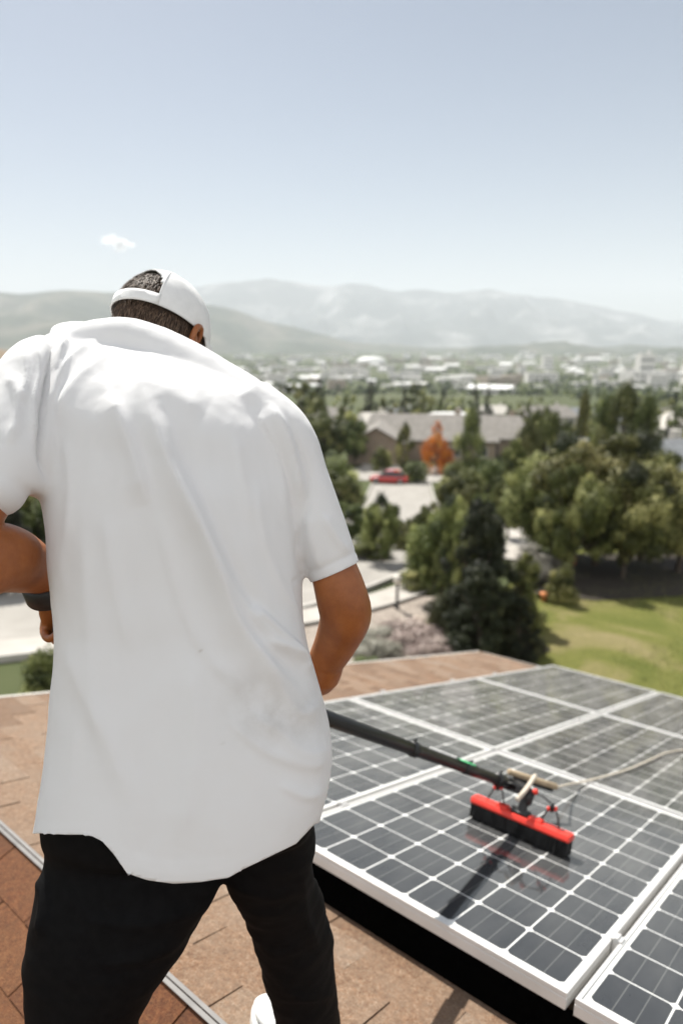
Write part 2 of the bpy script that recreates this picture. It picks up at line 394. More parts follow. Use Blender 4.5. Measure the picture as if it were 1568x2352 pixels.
# ------------------------------------------------------------------ far hills, mountains
def hill_mat(name, a, b, c):
    N = Nt(name); v = N.coord(); f = N.noise(v, .0016, 8, .62, .4); g = N.noise(v, .012, 6, .65)
    col = N.ramp(f, [(.32, a), (.5, b), (.68, c)]); col = N.mix(1.0, col, N.ramp(g, [(.3, (.55,)*3), (.7, (1.3,)*3)]), 'MULTIPLY')
    N.set(Base_Color=col, Roughness=1.0); N.b.inputs['Specular IOR Level'].default_value = 0
    return N.m
def range_(name, crest, d_base, d_crest, d_back, mat, seed, rough, nx=420, nv=80, pxr=(-1500, 3100)):
    px = np.linspace(*pxr, nx); cx = [p[0] for p in crest]; cy = [p[1] for p in crest]
    py = np.interp(px, cx, cy)
    tanx = (px-784)/F/cos(PITCH)
    v = np.linspace(0, 1, nv)
    D = np.where(v < .6, d_base+(d_crest-d_base)*v/.6, d_crest+(d_back-d_crest)*(v-.6)/.4)
    el = np.array([math.tan(PITCH*-1+math.atan((1176-q)/F)) for q in py])      # tangent of elevation of the crest line
    zc = np.maximum(el*d_crest*.995, -81.9)
    prof = np.where(v < .6, (v/.6)**1.25, 1-((v-.6)/.4)**1.5)
    X = tanx[None, :]*D[:, None]; Y = np.repeat(D[:, None], nx, 1)
    pt = np.stack([X.ravel(), Y.ravel(), 0*X.ravel()], 1)
    rid = 1-np.abs(fbm(pt/np.array([1400., 2600., 1]), 5, seed)).reshape(X.shape)*2.2
    n2 = fbm(pt/420., 5, seed+40).reshape(X.shape)
    base = -82.0
    H = base+(zc[None, :]-base)*prof[:, None]
    k = np.sin(np.clip(prof, 0, 1)*pi)[:, None]
    H = H+((rid-.75)*rough+n2*rough*.45)*k+n2*rough*.10*(prof[:, None] > .6)
    H = np.maximum(H, -81.8+0*H); Z = H+CZ
    i = np.arange(nv*nx).reshape(nv, nx); Q = np.stack([i[:-1, :-1], i[:-1, 1:], i[1:, 1:], i[1:, :-1]], -1).reshape(-1, 4)
    me = np_mesh(name, np.stack([X, Y, Z], -1).reshape(-1, 3), Q, mat, smooth=True)
    return tag(link(name, me), kind='structure')
range_('mountains', [(-1500, 700), (200, 690), (420, 672), (460, 662), (500, 652), (560, 645), (620, 641), (670, 646), (720, 655), (760, 657), (800, 648), (850, 657), (900, 672), (950, 667), (1000, 673), (1050, 668), (1095, 660), (1150, 674), (1250, 690), (1350, 707), (1420, 722), (1480, 737), (1600, 733), (1800, 740), (2400, 715), (3100, 740)],
       8600, 12600, 14600, hill_mat('far mountain slopes', (.015, .022, .024), (.06, .065, .06), (.34, .33, .32)), 3, 430, 700, 120)
range_('hills', [(-1500, 640), (-300, 655), (0, 668), (60, 668), (100, 673), (150, 668), (200, 664), (250, 669), (330, 673), (420, 684), (500, 698), (560, 712), (620, 738), (680, 752), (740, 768), (800, 786), (900, 797), (3100, 800)],
       3600, 6200, 8200, hill_mat('near hill slopes', (.035, .048, .028), (.075, .082, .055), (.19, .17, .13)), 9, 170, 420, 80)
range_('hills', [(-1500, 800), (-400, 770), (-100, 772), (40, 800), (150, 830), (300, 845), (400, 900), (3100, 1300)],
       700, 1500, 2300, hill_mat('dry foothill slopes', (.10, .09, .05), (.20, .15, .10), (.30, .22, .16)), 15, 25, 200, 40, (-1500, 420))

# ------------------------------------------------------------------ the house under our feet
H_ROOF = -.15; RIDGE = -.57; XL = -2.12; XR = 7.0; EAVE = 5.55
hdir = np.array([EY[0], EY[1], 0]); EYB = np.array([-EY[0], -EY[1], EY[2]]); NB = np.cross(EYB, EX); NB /= np.linalg.norm(NB)
if NB[2] < 0: NB = -NB
RG0 = PL(0, RIDGE, H_ROOF)
def FS(x, d, z=0): return RG0+EX*x+EY*d+EZ*z            # front slope, d metres down from the ridge
def BS(x, d, z=0): return RG0+EX*x+EYB*d+NB*z           # back slope
hb = PL(2, 2, 0); house = empty('brick_house', (hb[0], hb[1], gz(hb[0], hb[1])))
tag(house, 'house in the foreground whose tan shingle roof carries the solar panels', 'house')
def shingles(name, S, x0, x1, dmax, mat, seed):
    r = np.random.default_rng(seed); V = []; Q = []; tone = []; e = .128; tw = .305
    for c in range(int(dmax/e)+1):
        d0 = c*e; d1 = min(d0+e, dmax); off = (c % 2)*tw/2+r.uniform(-.03, .03); x = x0-off; first = True
        while x < x1:
            w = tw+r.uniform(-.004, .004); a = max(x, x0)+.0030; b = min(x+w, x1)-.0030
            if r.random() < .35: b += .0045
            if b-a > .01:
                zt = r.uniform(.0045, .0075); k = len(V)
                V += [S(a, d0, .002), S(b, d0, .002), S(b, d1+.002, zt), S(a, d1+.002, zt), S(a, d0, -.004), S(b, d0, -.004), S(b, d1+.002, -.004), S(a, d1+.002, -.004)]
                Q += [(k, k+1, k+2, k+3), (k+3, k+2, k+6, k+7), (k+1, k+5, k+6, k+2), (k, k+3, k+7, k+4)]
                tone += [np.clip(r.normal(.5, .22), 0, 1)]*4
            x += w
    me = np_mesh(name, V, Q, mat); fattr(me, 'tone', tone)
    bm = bmesh.new(); bm.from_mesh(me); bmesh.ops.recalc_face_normals(bm, faces=bm.faces); bm.to_mesh(me); bm.free()
    return me
o = link('roof', shingles('roof', FS, XL, XR, EAVE-RIDGE, M['shingle'], 3), house)
def deck(S, d1, m):
    mb = MB(); mb.add([S(XL+.004, 0, -.004), S(XR, 0, -.004), S(XR, d1, -.004), S(XL+.004, d1, -.004), S(XL+.004, 0, -.10), S(XR, 0, -.10), S(XR, d1, -.10), S(XL+.004, d1, -.10)],
                      [(0,1,2,3), (4,7,6,5), (1,5,6,2), (2,6,7,3), (0,3,7,4), (0,4,5,1)]); return mb
deck(FS, EAVE-RIDGE-.004, 0).build('roof_deck', M['felt'], house)
link('roof', shingles('roof', BS, XL, XR, 5.6, M['shingle_back'], 5), house)
deck(BS, 5.59, 0).build('roof_deck', M['felt'], house)
mb = MB()                                                # folded metal ridge strip
for S, sg in ((FS, 1), (BS, 1)):
    V = [S(XL, -.001, .009), S(XR, -.001, .009), S(XR, .010, .011), S(XL, .010, .011), S(XL, .010, .0075), S(XR, .010, .0075)]
    mb.add(V, [(0, 1, 2, 3), (3, 2, 5, 4)])
mb.build('ridge_strip', M['steel'], house)
M['fascia'] = mottled('painted fascia', (.50, .47, .42), (.58, .55, .50), 3, .6)
M['brick'] = mottled('tan brick wall', (.24, .16, .11), (.34, .24, .17), 9, .9, .004)
mb = MB()
for S, d1 in ((FS, EAVE-RIDGE), (BS, 5.6)):
    mb.add([S(XL-.02, 0, .008), S(XL-.02, d1+.02, .008), S(XL-.02, d1+.02, -.19), S(XL-.02, 0, -.19), S(XL+.004, 0, .008), S(XL+.004, d1+.02, .008), S(XL+.004, d1+.02, -.19), S(XL+.004, 0, -.19)],
           [(0, 1, 2, 3), (4, 7, 6, 5), (0, 4, 5, 1), (3, 2, 6, 7), (1, 5, 6, 2)])
mb.build('rake_board', M['fascia'], house)
mb = MB()
prof = [(.0, -.01), (.0, -.12), (.10, -.12), (.125, -.01), (.118, -.01), (.095, -.112), (.007, -.112), (.007, -.01)]
V = [FS(x, EAVE-RIDGE+.02+a, b) for x in (XL-.02, XR) for a, b in prof]; n = len(prof)
mb.add(V, [(i, (i+1) % n, n+(i+1) % n, n+i) for i in range(n)]); mb.build('gutter', M['fascia'], house)
mb = MB()
wl = [(XL+.35, FS, 0), (XL+.35, FS, EAVE-RIDGE-.45), (XR-.3, FS, EAVE-RIDGE-.45), (XR-.3, FS, 0), (XR-.3, BS, 5.1), (XL+.35, BS, 5.1)]
top = [S(x, d, -.11) for x, S, d in wl]; V = top+[np.array([p[0], p[1], 1.2]) for p in top]; n = 6
mb.add(V, [(i, (i+1) % n, n+(i+1) % n, n+i) for i in range(n)]); mb.build('wall', M['brick'], house)

# ------------------------------------------------------------------ solar panels, each a thing
PW, PH, GAP, FT, LIP = .992, 1.65, .02, .040, .011
def make_panel():
    root = empty('solar_panel'); mb = MB()
    def ring(x0, y0, x1, y1, z): return [(x0, y0, z), (x1, y0, z), (x1, y1, z), (x0, y1, z)]
    V = ring(0, 0, PW, PH, 0)+ring(LIP, LIP, PW-LIP, PH-LIP, 0)+ring(LIP, LIP, PW-LIP, PH-LIP, -.0035)+ring(0, 0, PW, PH, -FT)+ring(.03, .03, PW-.03, PH-.03, -FT)
    V += ring(0, 0, PW, PH, -.012)+ring(.0016, .0016, PW-.0016, PH-.0016, -.0125)+ring(.0016, .0016, PW-.0016, PH-.0016, -.0145)+ring(0, 0, PW, PH, -.015)
    fs = []
    for a, b in ((0, 4), (4, 8), (16, 12), (0, 20), (20, 24), (24, 28), (28, 32), (32, 12)):
        fs += [(a+i, a+(i+1) % 4, b+(i+1) % 4, b+i) for i in range(4)]
    mb.add(V, fs); mb.build('frame', M['alu'], root, bevel=.0012)
    mb = MB(); nx, ny = 2, 2
    mb.add([(LIP-.004, LIP-.004, -.0035), (PW-LIP+.004, LIP-.004, -.0035), (PW-LIP+.004, PH-LIP+.004, -.0035), (LIP-.004, PH-LIP+.004, -.0035),
            (LIP-.004, LIP-.004, -.009), (PW-LIP+.004, LIP-.004, -.009), (PW-LIP+.004, PH-LIP+.004, -.009), (LIP-.004, PH-LIP+.004, -.009)], [(0, 1, 2, 3), (4, 7, 6, 5), (0, 4, 5, 1), (1, 5, 6, 2), (2, 6, 7, 3), (3, 7, 4, 0)])
    V = mb.v = [(x, y, z-.0003) for x, y, z in mb.v]
    mb.m = [0]+[1]*5; mb.build('glass', [M['cells'], M['black_plastic']], root)
    return root
p0 = None; RN = ['first', 'second', 'third']
COLN = {-1: 'behind the bent man, by the left roof edge', 0: 'under the red cleaning brush', 1: 'to the right of the brush', 2: 'farthest right'}
for r in range(3):
    for c in (-1, 0, 1, 2):
        o = make_panel() if p0 is None else copy_tree(p0)
        if p0 is None: p0 = o
        pos = PL(c*(PW+GAP), r*(PH+GAP), 0); m = PM.copy(); m.translation = Vector(pos); o.matrix_basis = m
        lab = {(0, -1): 'solar panel in the row nearest the ridge, partly hidden behind the white shirt', (0, 0): 'white framed solar panel that the red brush stands on',
               (0, 1): 'solar panel at the lower right, next to the one under the brush', (0, 2): 'solar panel of the nearest row at the far right of the array',
               (1, -1): 'middle row solar panel along the left edge of the array', (1, 0): 'middle row solar panel straight beyond the red brush', (1, 1): 'middle row solar panel crossed by the cream hose',
               (1, 2): 'middle row solar panel at the far right edge', (2, -1): 'solar panel at the farthest left corner of the array', (2, 0): 'lowest row solar panel next to the far left corner one',
               (2, 1): 'lowest row solar panel beside the lawn, third from the left', (2, 2): 'lowest row solar panel at the far right'}[(r, c)]
        tag(o, lab, 'solar panel', 'solar panels of the roof array')
def TL(p): return PL(*p)
rt = empty('mounting_rack', tuple(PL(1, 2, H_ROOF))); tag(rt, 'aluminium rails and feet holding the solar panels above the shingles', 'mounting rack')
mb = MB(); mb.box((-1.01, .012, H_ROOF+.008), (3.03, .016, -.0402), TL); mb.box((-1.01, .012, H_ROOF+.0055), (3.03, .040, H_ROOF+.0079), TL); mb.build('shadow_strip', M['shadow_black'], rt)  # black strip added where the array's edge shadow falls on the roof
for r in range(3):
    for fy in (.36, 1.29):
        y = r*(PH+GAP)+fy; mb = MB(); mb.box((-1.03, y-.02, -.083), (3.05, y+.02, -.0405), TL); mb.build('rail', M['rail'], rt, bevel=.003)
        for x in np.arange(-.9, 3.0, .95):
            mb = MB(); q = [(x, y+.021), (x+.05, y+.021), (x+.05, y+.07), (x, y+.07)]; zb, zt = H_ROOF+.006, H_ROOF+.012
            prof = [(y+.07, zb), (y+.07, zt), (y+.028, zt), (y+.028, -.05), (y+.021, -.05), (y+.021, zb)]
            V = [PL(xx, a, b) for xx in (x, x+.05) for a, b in prof]
            mb.add(V, [(i, (i+1) % 6, 6+(i+1) % 6, 6+i) for i in range(6)]+[(0, 1, 2, 5), (2, 3, 4, 5), (6, 11, 8, 7), (8, 11, 10, 9)])
            mb.build('foot', M['rail'], rt)
        for c in range(-1, 3):
            mb = MB(); x = c*(PW+GAP)-GAP/2
            prof = [(-.008, -.040), (.008, -.040), (.008, .0012), (.016, .0012), (.016, .0042), (.005, .0046), (.005, .009), (-.005, .009), (-.005, .0046), (-.016, .0042), (-.016, .0012), (-.008, .0012)]
            n = len(prof); V = [PL(x+a, yy, b) for yy in (y-.018, y+.018) for a, b in prof]
            mb.add(V, [(i, (i+1) % n, n+(i+1) % n, n+i) for i in range(n)]+[tuple(range(n))[::-1], tuple(range(n, 2*n))])
            mb.build('clamp', M['alu'], rt)

# ------------------------------------------------------------------ pole, brush, hoses
POLE_A = P(139, 1429, 1.20)                       # butt of the pole in the left hand
ba = on_plane(1168, 1800, .135); POLE_B = PL(*ba)
def pole_pt(px):                                  # point on the pole axis seen at a survey column
    lo, hi = 0., 1.
    for _ in range(40):
        m = (lo+hi)/2
        if w2p(POLE_A+(POLE_B-POLE_A)*m)[0] < px: lo = m
        else: hi = m
    return POLE_A+(POLE_B-POLE_A)*lo
pd = (POLE_B-POLE_A)/np.linalg.norm(POLE_B-POLE_A)
bb = on_plane(1080, 1872, .0); bc = on_plane(1308, 1968, .0)
bx0, bx1, by = bb[0], bc[0], (bb[1]+bc[1])/2; bmx = (bx0+bx1)/2
print('brush x', bx0, bx1, 'y', by, 'pole end', ba, 'len', np.linalg.norm(POLE_B-POLE_A))
br = empty('water_fed_brush', tuple(PL(bmx, by, 0)))
tag(br, 'red headed cleaning brush on a long black pole, standing on the panel glass', 'cleaning brush')
mb = MB(); tilt = .0
prof = [(-.028, .054), (.028, .054), (.030, .062), (.024, .078), (-.024, .078), (-.030, .062)]
def bar(x0, x1, prof, mb, m=0):
    n = len(prof); V = [PL(x, by+a, b) for x in (x0, x1) for a, b in prof]
    mb.add(V, [(i, (i+1) % n, n+(i+1) % n, n+i) for i in range(n)]+[tuple(range(n))[::-1], tuple(range(n, 2*n))], m)
bar(bx0, bx1, prof, mb); mb.build('brush_head', M['red'], br, bevel=.004)
for x0, x1 in ((bx0+.10, bx0+.145), (bmx+.035, bmx+.085)):
    mb = MB(); bar(x0, x1, [(-.020, .077), (.020, .077), (.016, .087), (-.016, .087)], mb); mb.build('head_boss', M['red'], br, bevel=.003)
mb = MB(); r = np.random.default_rng(4)
for i in range(1500):
    x = bx0+.004+(bx1-bx0-.008)*r.random(); y = by+r.uniform(-.027, .027); sx, sy = r.normal(0, .003), r.normal(0, .004)+(y-by)*.12
    w = .0024; a = r.uniform(0, pi); dx, dy = w*cos(a), w*sin(a)
    mb.add([PL(x-dx, y-dy, .055), PL(x+dx, y+dy, .055), PL(x+sx+dx*.5, y+sy+dy*.5, .001+.002*r.random()), PL(x+sx-dx*.5, y+sy-dy*.5, .001)], [(0, 1, 2, 3)])
bar(bx0+.004, bx1-.004, [(-.026, .004), (.026, .004), (.026, .055), (-.026, .055)], mb)
mb.build('bristles', M['bristle'], br)
mb = MB()                                          # gooseneck and swivel
neck = [POLE_B-pd*.02, POLE_B+pd*.05, PL(bmx+.005, by+.035, .150), PL(bmx+.002, by+.012, .118), PL(bmx, by, .078)]
mb.tube(neck, [.024, .026, .021, .017, .019], 14, sub=6); mb.tube([PL(bmx-.035, by, .086), PL(bmx+.035, by, .086)], .013, 12)
mb.box((bmx-.03, by-.02, .079), (bmx+.03, by+.02, .090), TL); mb.ball(PL(bmx+.008, by+.02, .128), .021)
mb.build('swivel_neck', M['black_plastic'], br, smooth=True)
mb = MB(); mb.tube([POLE_A, POLE_B], [.0225, .0185], 24); mb.build('pole', M['carbon'], br, smooth=True)
for t, L, rr in ((.80, .10, .0225), (.94, .07, .0265), (.62, .04, .0245)):
    mb = MB(); a = POLE_A+(POLE_B-POLE_A)*t; mb.tube([a, a+pd*.01, a+pd*(L-.01), a+pd*L], [rr-.003, rr, rr, rr-.003], 20)
    mb.tube([a+pd*L*.3+EZ*(rr-.003), a+pd*L*.7+EZ*(rr+.010)], [.006, .004], 8)
    mb.build('pole_clamp', M['black_plastic'], br, smooth=True)
g0, g1 = pole_pt(1046), pole_pt(1082)
up = EZ-pd*(EZ@pd); up /= np.linalg.norm(up); lt = np.cross(pd, up)
mb = MB(); V = []
for q in (g0, g1):
    for k in range(7):
        a = radians(-35+k*12); V.append(q+up*cos(a)*.0235*1.0+lt*sin(a)*.0235)
mb.add(V, [(k, k+1, k+8, k+7) for k in range(6)]); mb.build('sticker', M['green'], br)
mb = MB(); z0 = .0
for k in range(9):                                 # cord twisted round the pole
    q = pole_pt(985+k*7)+up*.021; mb.ball(q, (.006, .006, .006), 8, 6)
mb.build('cord_wrap', mottled('white cord', (.5, .5, .48), (.7, .7, .68), 30, .6), br, smooth=True)
def loop(xa, xb, hgt, lean=0.0):
    mb = MB(); pts = []
    for k in range(9):
        t = k/8; pts.append(PL(xa+(xb-xa)*t, by+.004+lean*sin(pi*t), .082+hgt*sin(pi*t)))
    mb.tube(pts, .0032, 8, sub=2); mb.build('water_tube', M['black_plastic'], br, smooth=True)
    for t in (.3, .62):
        mb = MB(); k = t; mb.ball(PL(xa+(xb-xa)*k, by+.004+lean*sin(pi*k), .082+hgt*sin(pi*k)), .0085, 10, 8)
        mb.build('fitting', M['red'], br, smooth=True)
loop(bx0+.055, bx0+.125, .062, .01); loop(bx1-.12, bx1-.05, .062, .01)
mb = MB(); mb.tube([PL(bmx+.01, by+.02, .135), PL(bmx+.045, by+.02, .165), PL(bmx+.10, by+.01, .155), PL(bx1-.075, by+.006, .143)], .0034, 8, sub=6)
mb.tube([PL(bmx-.01, by+.02, .14), PL(bmx-.06, by+.03, .165), PL(bx0+.095, by+.012, .143)], .0034, 8, sub=6)
mb.tube([PL(bx1-.085, by+.004, .128), PL(bx1-.085, by+.004, .158)], .0075, 10)
mb.tube([PL(bx0+.09, by+.004, .128), PL(bx0+.09, by+.004, .150)], .0075, 10)
mb.build('water_tube', M['black_plastic'], br, smooth=True)
mb = MB(); mb.ball(PL(bmx+.035, by+.02, .17), (.011,)*3, 10, 8); mb.build('fitting', M['red'], br, smooth=True)
t0 = PL(*on_plane(1166, 1772, .165)); t1 = PL(*on_plane(1278, 1808, .12))
mb = MB(); d = (t1-t0)/np.linalg.norm(t1-t0); mb.tube([t0, t0+d*.004, t1-d*.004, t1], [.009, .0125, .0125, .009], 14); mb.build('hose_sleeve', M['tan'], br, smooth=True)
mb = MB(); mb.tube([t1-d*.02-EZ*.016, t0+d*.03-EZ*.016], .009, 10); mb.build('sleeve_clip', M['black_plastic'], br, smooth=True)
mb = MB(); mb.tube([PL(*on_plane(1228, 1782, .175)), PL(*on_plane(1208, 1812, .172)), PL(*on_plane(1186, 1838, .135))], .0085, 12, sub=6); mb.build('hose_tail', M['hose'], br, smooth=True)
hp = []
for px, py, h in ((1276, 1809, .12), (1300, 1803, .06), (1340, 1795, .012), (1400, 1780, .008), (1450, 1764, .008), (1495, 1744, .008), (1530, 1729, .008), (1575, 1722, .008), (1640, 1722, .008), (1760, 1735, .008)):
    hp.append(PL(*on_plane(px, py, h)))
mb = MB(); mb.tube(hp, .0048, 12, sub=6); tag(mb.build('garden_hose', M['hose'], None, smooth=True), 'cream rubber hose running from the brush across the panels to the right', 'hose')

# ------------------------------------------------------------------ the person
def cloth_mat():
    N = Nt('white cotton jersey'); v = N.coord()
    w1 = N.new('ShaderNodeTexWave'); w1.inputs['Scale'].default_value = 260; w1.inputs['Distortion'].default_value = 3; N.l(v, w1.inputs[0])
    f = N.noise(v, 900, 2); at = N.new('ShaderNodeAttribute'); at.attribute_name = 'stain'
    c = N.mix(N.math('MULTIPLY', at.outputs['Fac'], N.ramp(N.noise(v, 28, 5, .65), [(.35, (.2,)*3), (.65, (1,)*3)])), (.89, .89, .89), (.55, .52, .48))
    N.set(Base_Color=c, Roughness=.95); N.b.inputs['Specular IOR Level'].default_value = .2
    N.b.inputs['Sheen Weight'].default_value = .15; N.b.inputs['Subsurface Weight'].default_value = .0
    h = N.math('ADD', N.math('MULTIPLY', w1.outputs['Fac'], .25), f); N.bump(h, .0004, .6)
    t = N.new('ShaderNodeBsdfTranslucent'); t.inputs[0].default_value = (.80, .78, .76, 1)
    m = N.new('ShaderNodeMixShader'); m.inputs[0].default_value = .22; N.l(N.b.outputs[0], m.inputs[1]); N.l(t.outputs[0], m.inputs[2]); N.l(m.outputs[0], N.o.inputs[0])
    return N.m
M['cotton'] = cloth_mat()
M['cap'] = mottled('white cap twill', (.74, .74, .73), (.80, .80, .79), 60, .9, .0003)
N = Nt('black trouser cloth'); v = N.coord(); N.set(Base_Color=N.ramp(N.noise(v, 60, 4), [(.3, (.0025, .0025, .003)), (.7, (.005, .005, .0055))]), Roughness=.8)
N.bump(N.noise(v, 900, 2), .0003); N.b.inputs['Specular IOR Level'].default_value = .12; M['trouser'] = N.m
N = Nt('tanned skin'); v = N.coord()
N.set(Base_Color=N.ramp(N.noise(v, 22, 6, .65), [(.3, (.22, .062, .013)), (.7, (.36, .120, .030))]), Roughness=.44)
N.b.inputs['Subsurface Weight'].default_value = .12; N.b.inputs['Subsurface Radius'].default_value = (1, .35, .18); N.b.inputs['Subsurface Scale'].default_value = .006
N.bump(N.noise(v, 350, 4, .7), .0006, .7); M['skin'] = N.m
N = Nt('brown hair'); at = N.new('ShaderNodeAttribute'); at.attribute_name = 'tone'
N.set(Base_Color=N.ramp(at.outputs['Fac'], [(0, (.035, .020, .012)), (.6, (.115, .068, .040)), (1, (.24, .155, .10))]), Roughness=.62); M['hair'] = N.m
M['scalp'] = mottled('hair roots', (.025, .014, .009), (.05, .03, .018), 200, .8)
M['watch'] = mottled('black watch rubber', (.012, .012, .013), (.02, .02, .02), 40, .5)
M['glass_dark'] = mottled('dark watch glass', (.01, .01, .012), (.015, .015, .018), 5, .08)
M['shoe'] = mottled('white shoe leather', (.72, .72, .70), (.80, .80, .78), 30, .55, .0003)
M['sole'] = mottled('off white rubber sole', (.66, .65, .61), (.74, .73, .70), 30, .7)
M['eye'] = mottled('eye white', (.75, .73, .70), (.8, .78, .75), 10, .2)

def remesh(mb, vox, smooth=4, fac=.5):
    me = bpy.data.meshes.new('tmp'); me.from_pydata(mb.v, [], mb.f); o = bpy.data.objects.new('tmp', me); COL.objects.link(o)
    r = o.modifiers.new('r', 'REMESH'); r.mode = 'VOXEL'; r.voxel_size = vox; r.use_smooth_shade = True
    sm = o.modifiers.new('s', 'SMOOTH'); sm.iterations = smooth; sm.factor = fac
    dg = bpy.context.evaluated_depsgraph_get(); dg.update(); out = bpy.data.meshes.new_from_object(o.evaluated_get(dg))
    bpy.data.objects.remove(o); bpy.data.meshes.remove(me); return out
def closed(v, rings, n, mb):       # rings of n points each, capped
    k = len(rings); V = [p for r in rings for p in r]; V += [np.mean(rings[0], 0), np.mean(rings[-1], 0)]
    Fc = [(i*n+j, i*n+(j+1) % n, (i+1)*n+(j+1) % n, (i+1)*n+j) for i in range(k-1) for j in range(n)]
    Fc += [(k*n, (j+1) % n, j) for j in range(n)]+[(k*n+1, (k-1)*n+j, (k-1)*n+(j+1) % n) for j in range(n)]
    mb.add(V, Fc)
FD = np.array([.10, 1., -.12]); FD /= np.linalg.norm(FD)         # the way the trunk faces
# left px, left py, right px, right py, depth, back bulge, front bulge
TORSO = [(205, 742, 392, 772, 1.285, .025, .03), (145, 744, 470, 803, 1.26, .050, .05), (108, 775, 548, 858, 1.215, .080, .06), (94, 840, 606, 905, 1.17, .100, .08),
         (92, 925, 640, 985, 1.135, .112, .10), (98, 1010, 664, 1070, 1.12, .112, .11), (107, 1100, 682, 1170, 1.105, .114, .11), (125, 1200, 690, 1280, 1.095, .114, .11),
         (132, 1310, 692, 1380, 1.085, .112, .115), (139, 1420, 696, 1450, 1.075, .110, .115), (141, 1500, 708, 1510, 1.065, .110, .115), (133, 1590, 734, 1600, 1.055, .112, .12),
         (126, 1690, 758, 1700, 1.045, .116, .12), (113, 1800, 757, 1800, 1.035, .120, .12), (99, 1900, 734, 1890, 1.03, .122, .12), (100, 1990, 724, 1980, 1.03, .12, .12), (104, 2100, 716, 2090, 1.03, .11, .12)]
def ring(row, n=44, inset=0.0, e=2.5):
    lx, ly, rx, ry, z, b, f = row; L = P(lx, ly, z); R = P(rx, ry, z); c = (L+R)/2; a = (R-L)/2; ln = np.linalg.norm(a); a = a*(1-inset/ln); out = []
    for j in range(n):
        t = 2*pi*j/n; ct, st = cos(t), sin(t)
        x = np.sign(ct)*abs(ct)**(2/e); y = np.sign(st)*abs(st)**(2/e)
        out.append(c+a*x+FD*((f-inset)*y if y > 0 else (b-inset)*y))
    return out
def fine(rows, sub=4): return [tuple(r) for r in catmull(np.array(rows, float), sub)]
HEM = [(-200, 1915), (96, 1914), (150, 1917), (205, 1917), (235, 1932), (262, 1962), (292, 2006), (340, 2022), (400, 2030), (460, 2026), (525, 2016), (560, 1996), (610, 1972), (680, 1938), (722, 1893), (760, 1880), (1000, 1880)]
def hem_y(px): return np.interp(px, [h[0] for h in HEM], [h[1] for h in HEM])

SH_R = [P(560, 935, 1.15), P(640, 1010, 1.14), P(688, 1110, 1.13), P(728, 1210, 1.12), P(768, 1312, 1.12), P(781, 1345, 1.12)]
SR_R = [px*1.13/F for px in (80, 84, 72, 66, 60.5, 60)]
SH_L = [P(160, 835, 1.16), P(98, 860, 1.12), P(62, 960, 1.07), P(40, 1050, 1.03), P(24, 1090, 1.015), P(14, 1112, 1.01)]
SR_L = [px*1.05/F for px in (72, 92, 98, 92, 86, 78)]
mb = MB(); closed(None, [ring(r) for r in fine(TORSO)], 44, mb)
mb.tube(SH_R, SR_R, 28, sub=6); mb.tube(SH_L, SR_L, 28, sub=6); mb.ball(P(-6, 1122, .99), .044, 20, 14)
mb.tube([P(150, 815, 1.195), P(250, 797, 1.205), P(330, 804, 1.21), P(430, 849, 1.20), P(490, 888, 1.19), P(560, 935, 1.175), P(612, 976, 1.155)], [px*1.195/F for px in (58, 66, 66, 67, 68, 70, 66)], 26, sub=5)
me = remesh(mb, .0052, 9, .5)
bm = bmesh.new(); bm.from_mesh(me)
def cut(c, n, keep_r, test):       # trims a sleeve with a plane through c, only near that sleeve
    c = Vector(c); n = Vector(n).normalized()
    def near(f):
        q = f.calc_center_median(); d = q-c; return (d-n*d.dot(n)).length < keep_r and d.dot(n) > -.02 and test(w2p(np.array(q)))
    g = [f for f in bm.faces if near(f)]
    gs = set(g); es = {e for f in g for e in f.edges}; vs_ = {v for f in g for v in f.verts}
    bmesh.ops.bisect_plane(bm, geom=list(gs)+list(es)+list(vs_), plane_co=c, plane_no=n, clear_outer=False)
    dead = [f for f in bm.faces if near(f) and (f.calc_center_median()-c).dot(n) > 1e-5]
    bmesh.ops.delete(bm, geom=dead, context='FACES')
e1 = P(710, 1338, 1.12); e2 = P(825, 1288, 1.12); cR = (e1+e2)/2; axR = SH_R[4]-SH_R[3]; hv = (e2-e1)/np.linalg.norm(e2-e1); axR = axR-hv*(axR@hv); axR = axR/np.linalg.norm(axR)
cut(cR, axR, .062, lambda q: q[0] > 702)
f1 = P(115, 1076, 1.03); f2 = P(14, 1182, .97); cL = P(0, 1115, 1.0); axL = SH_L[4]-SH_L[3]; hv = (f2-f1)/np.linalg.norm(f2-f1); axL = axL-hv*(axL@hv)*.9; axL /= np.linalg.norm(axL)
cL = (f1+f2)/2
co = np.array([v.co[:] for v in bm.verts]); px, py, pz = w2p(co); over = py > hem_y(px)
bm.verts.ensure_lookup_table()
trunk = np.linalg.norm(co-cR, axis=1) > .12
dead = [f for f in bm.faces if all(over[v.index] and trunk[v.index] for v in f.verts)]
bmesh.ops.delete(bm, geom=dead, context='FACES')
loose = [v for v in bm.verts if not v.link_faces]; bmesh.ops.delete(bm, geom=loose, context='VERTS')
for it in range(2):
    for v in bm.verts:
        if v.is_boundary:
            a, b, z = w2p(np.array(v.co))
            if abs(b-hem_y(a)) < 26 and b > 1860: v.co = Vector(P(a, hem_y(a), z))
bmesh.ops.remove_doubles(bm, verts=[v for v in bm.verts if v.is_boundary], dist=.0022); bmesh.ops.dissolve_degenerate(bm, dist=.0006, edges=bm.edges[:])
bm.verts.ensure_lookup_table()
co = np.array([v.co[:] for v in bm.verts]); bm.normal_update(); nr = np.array([v.normal[:] for v in bm.verts]); px, py, pz = w2p(co)
facing = np.clip(-(nr@FWD)*2.5+.25, 0, 1)
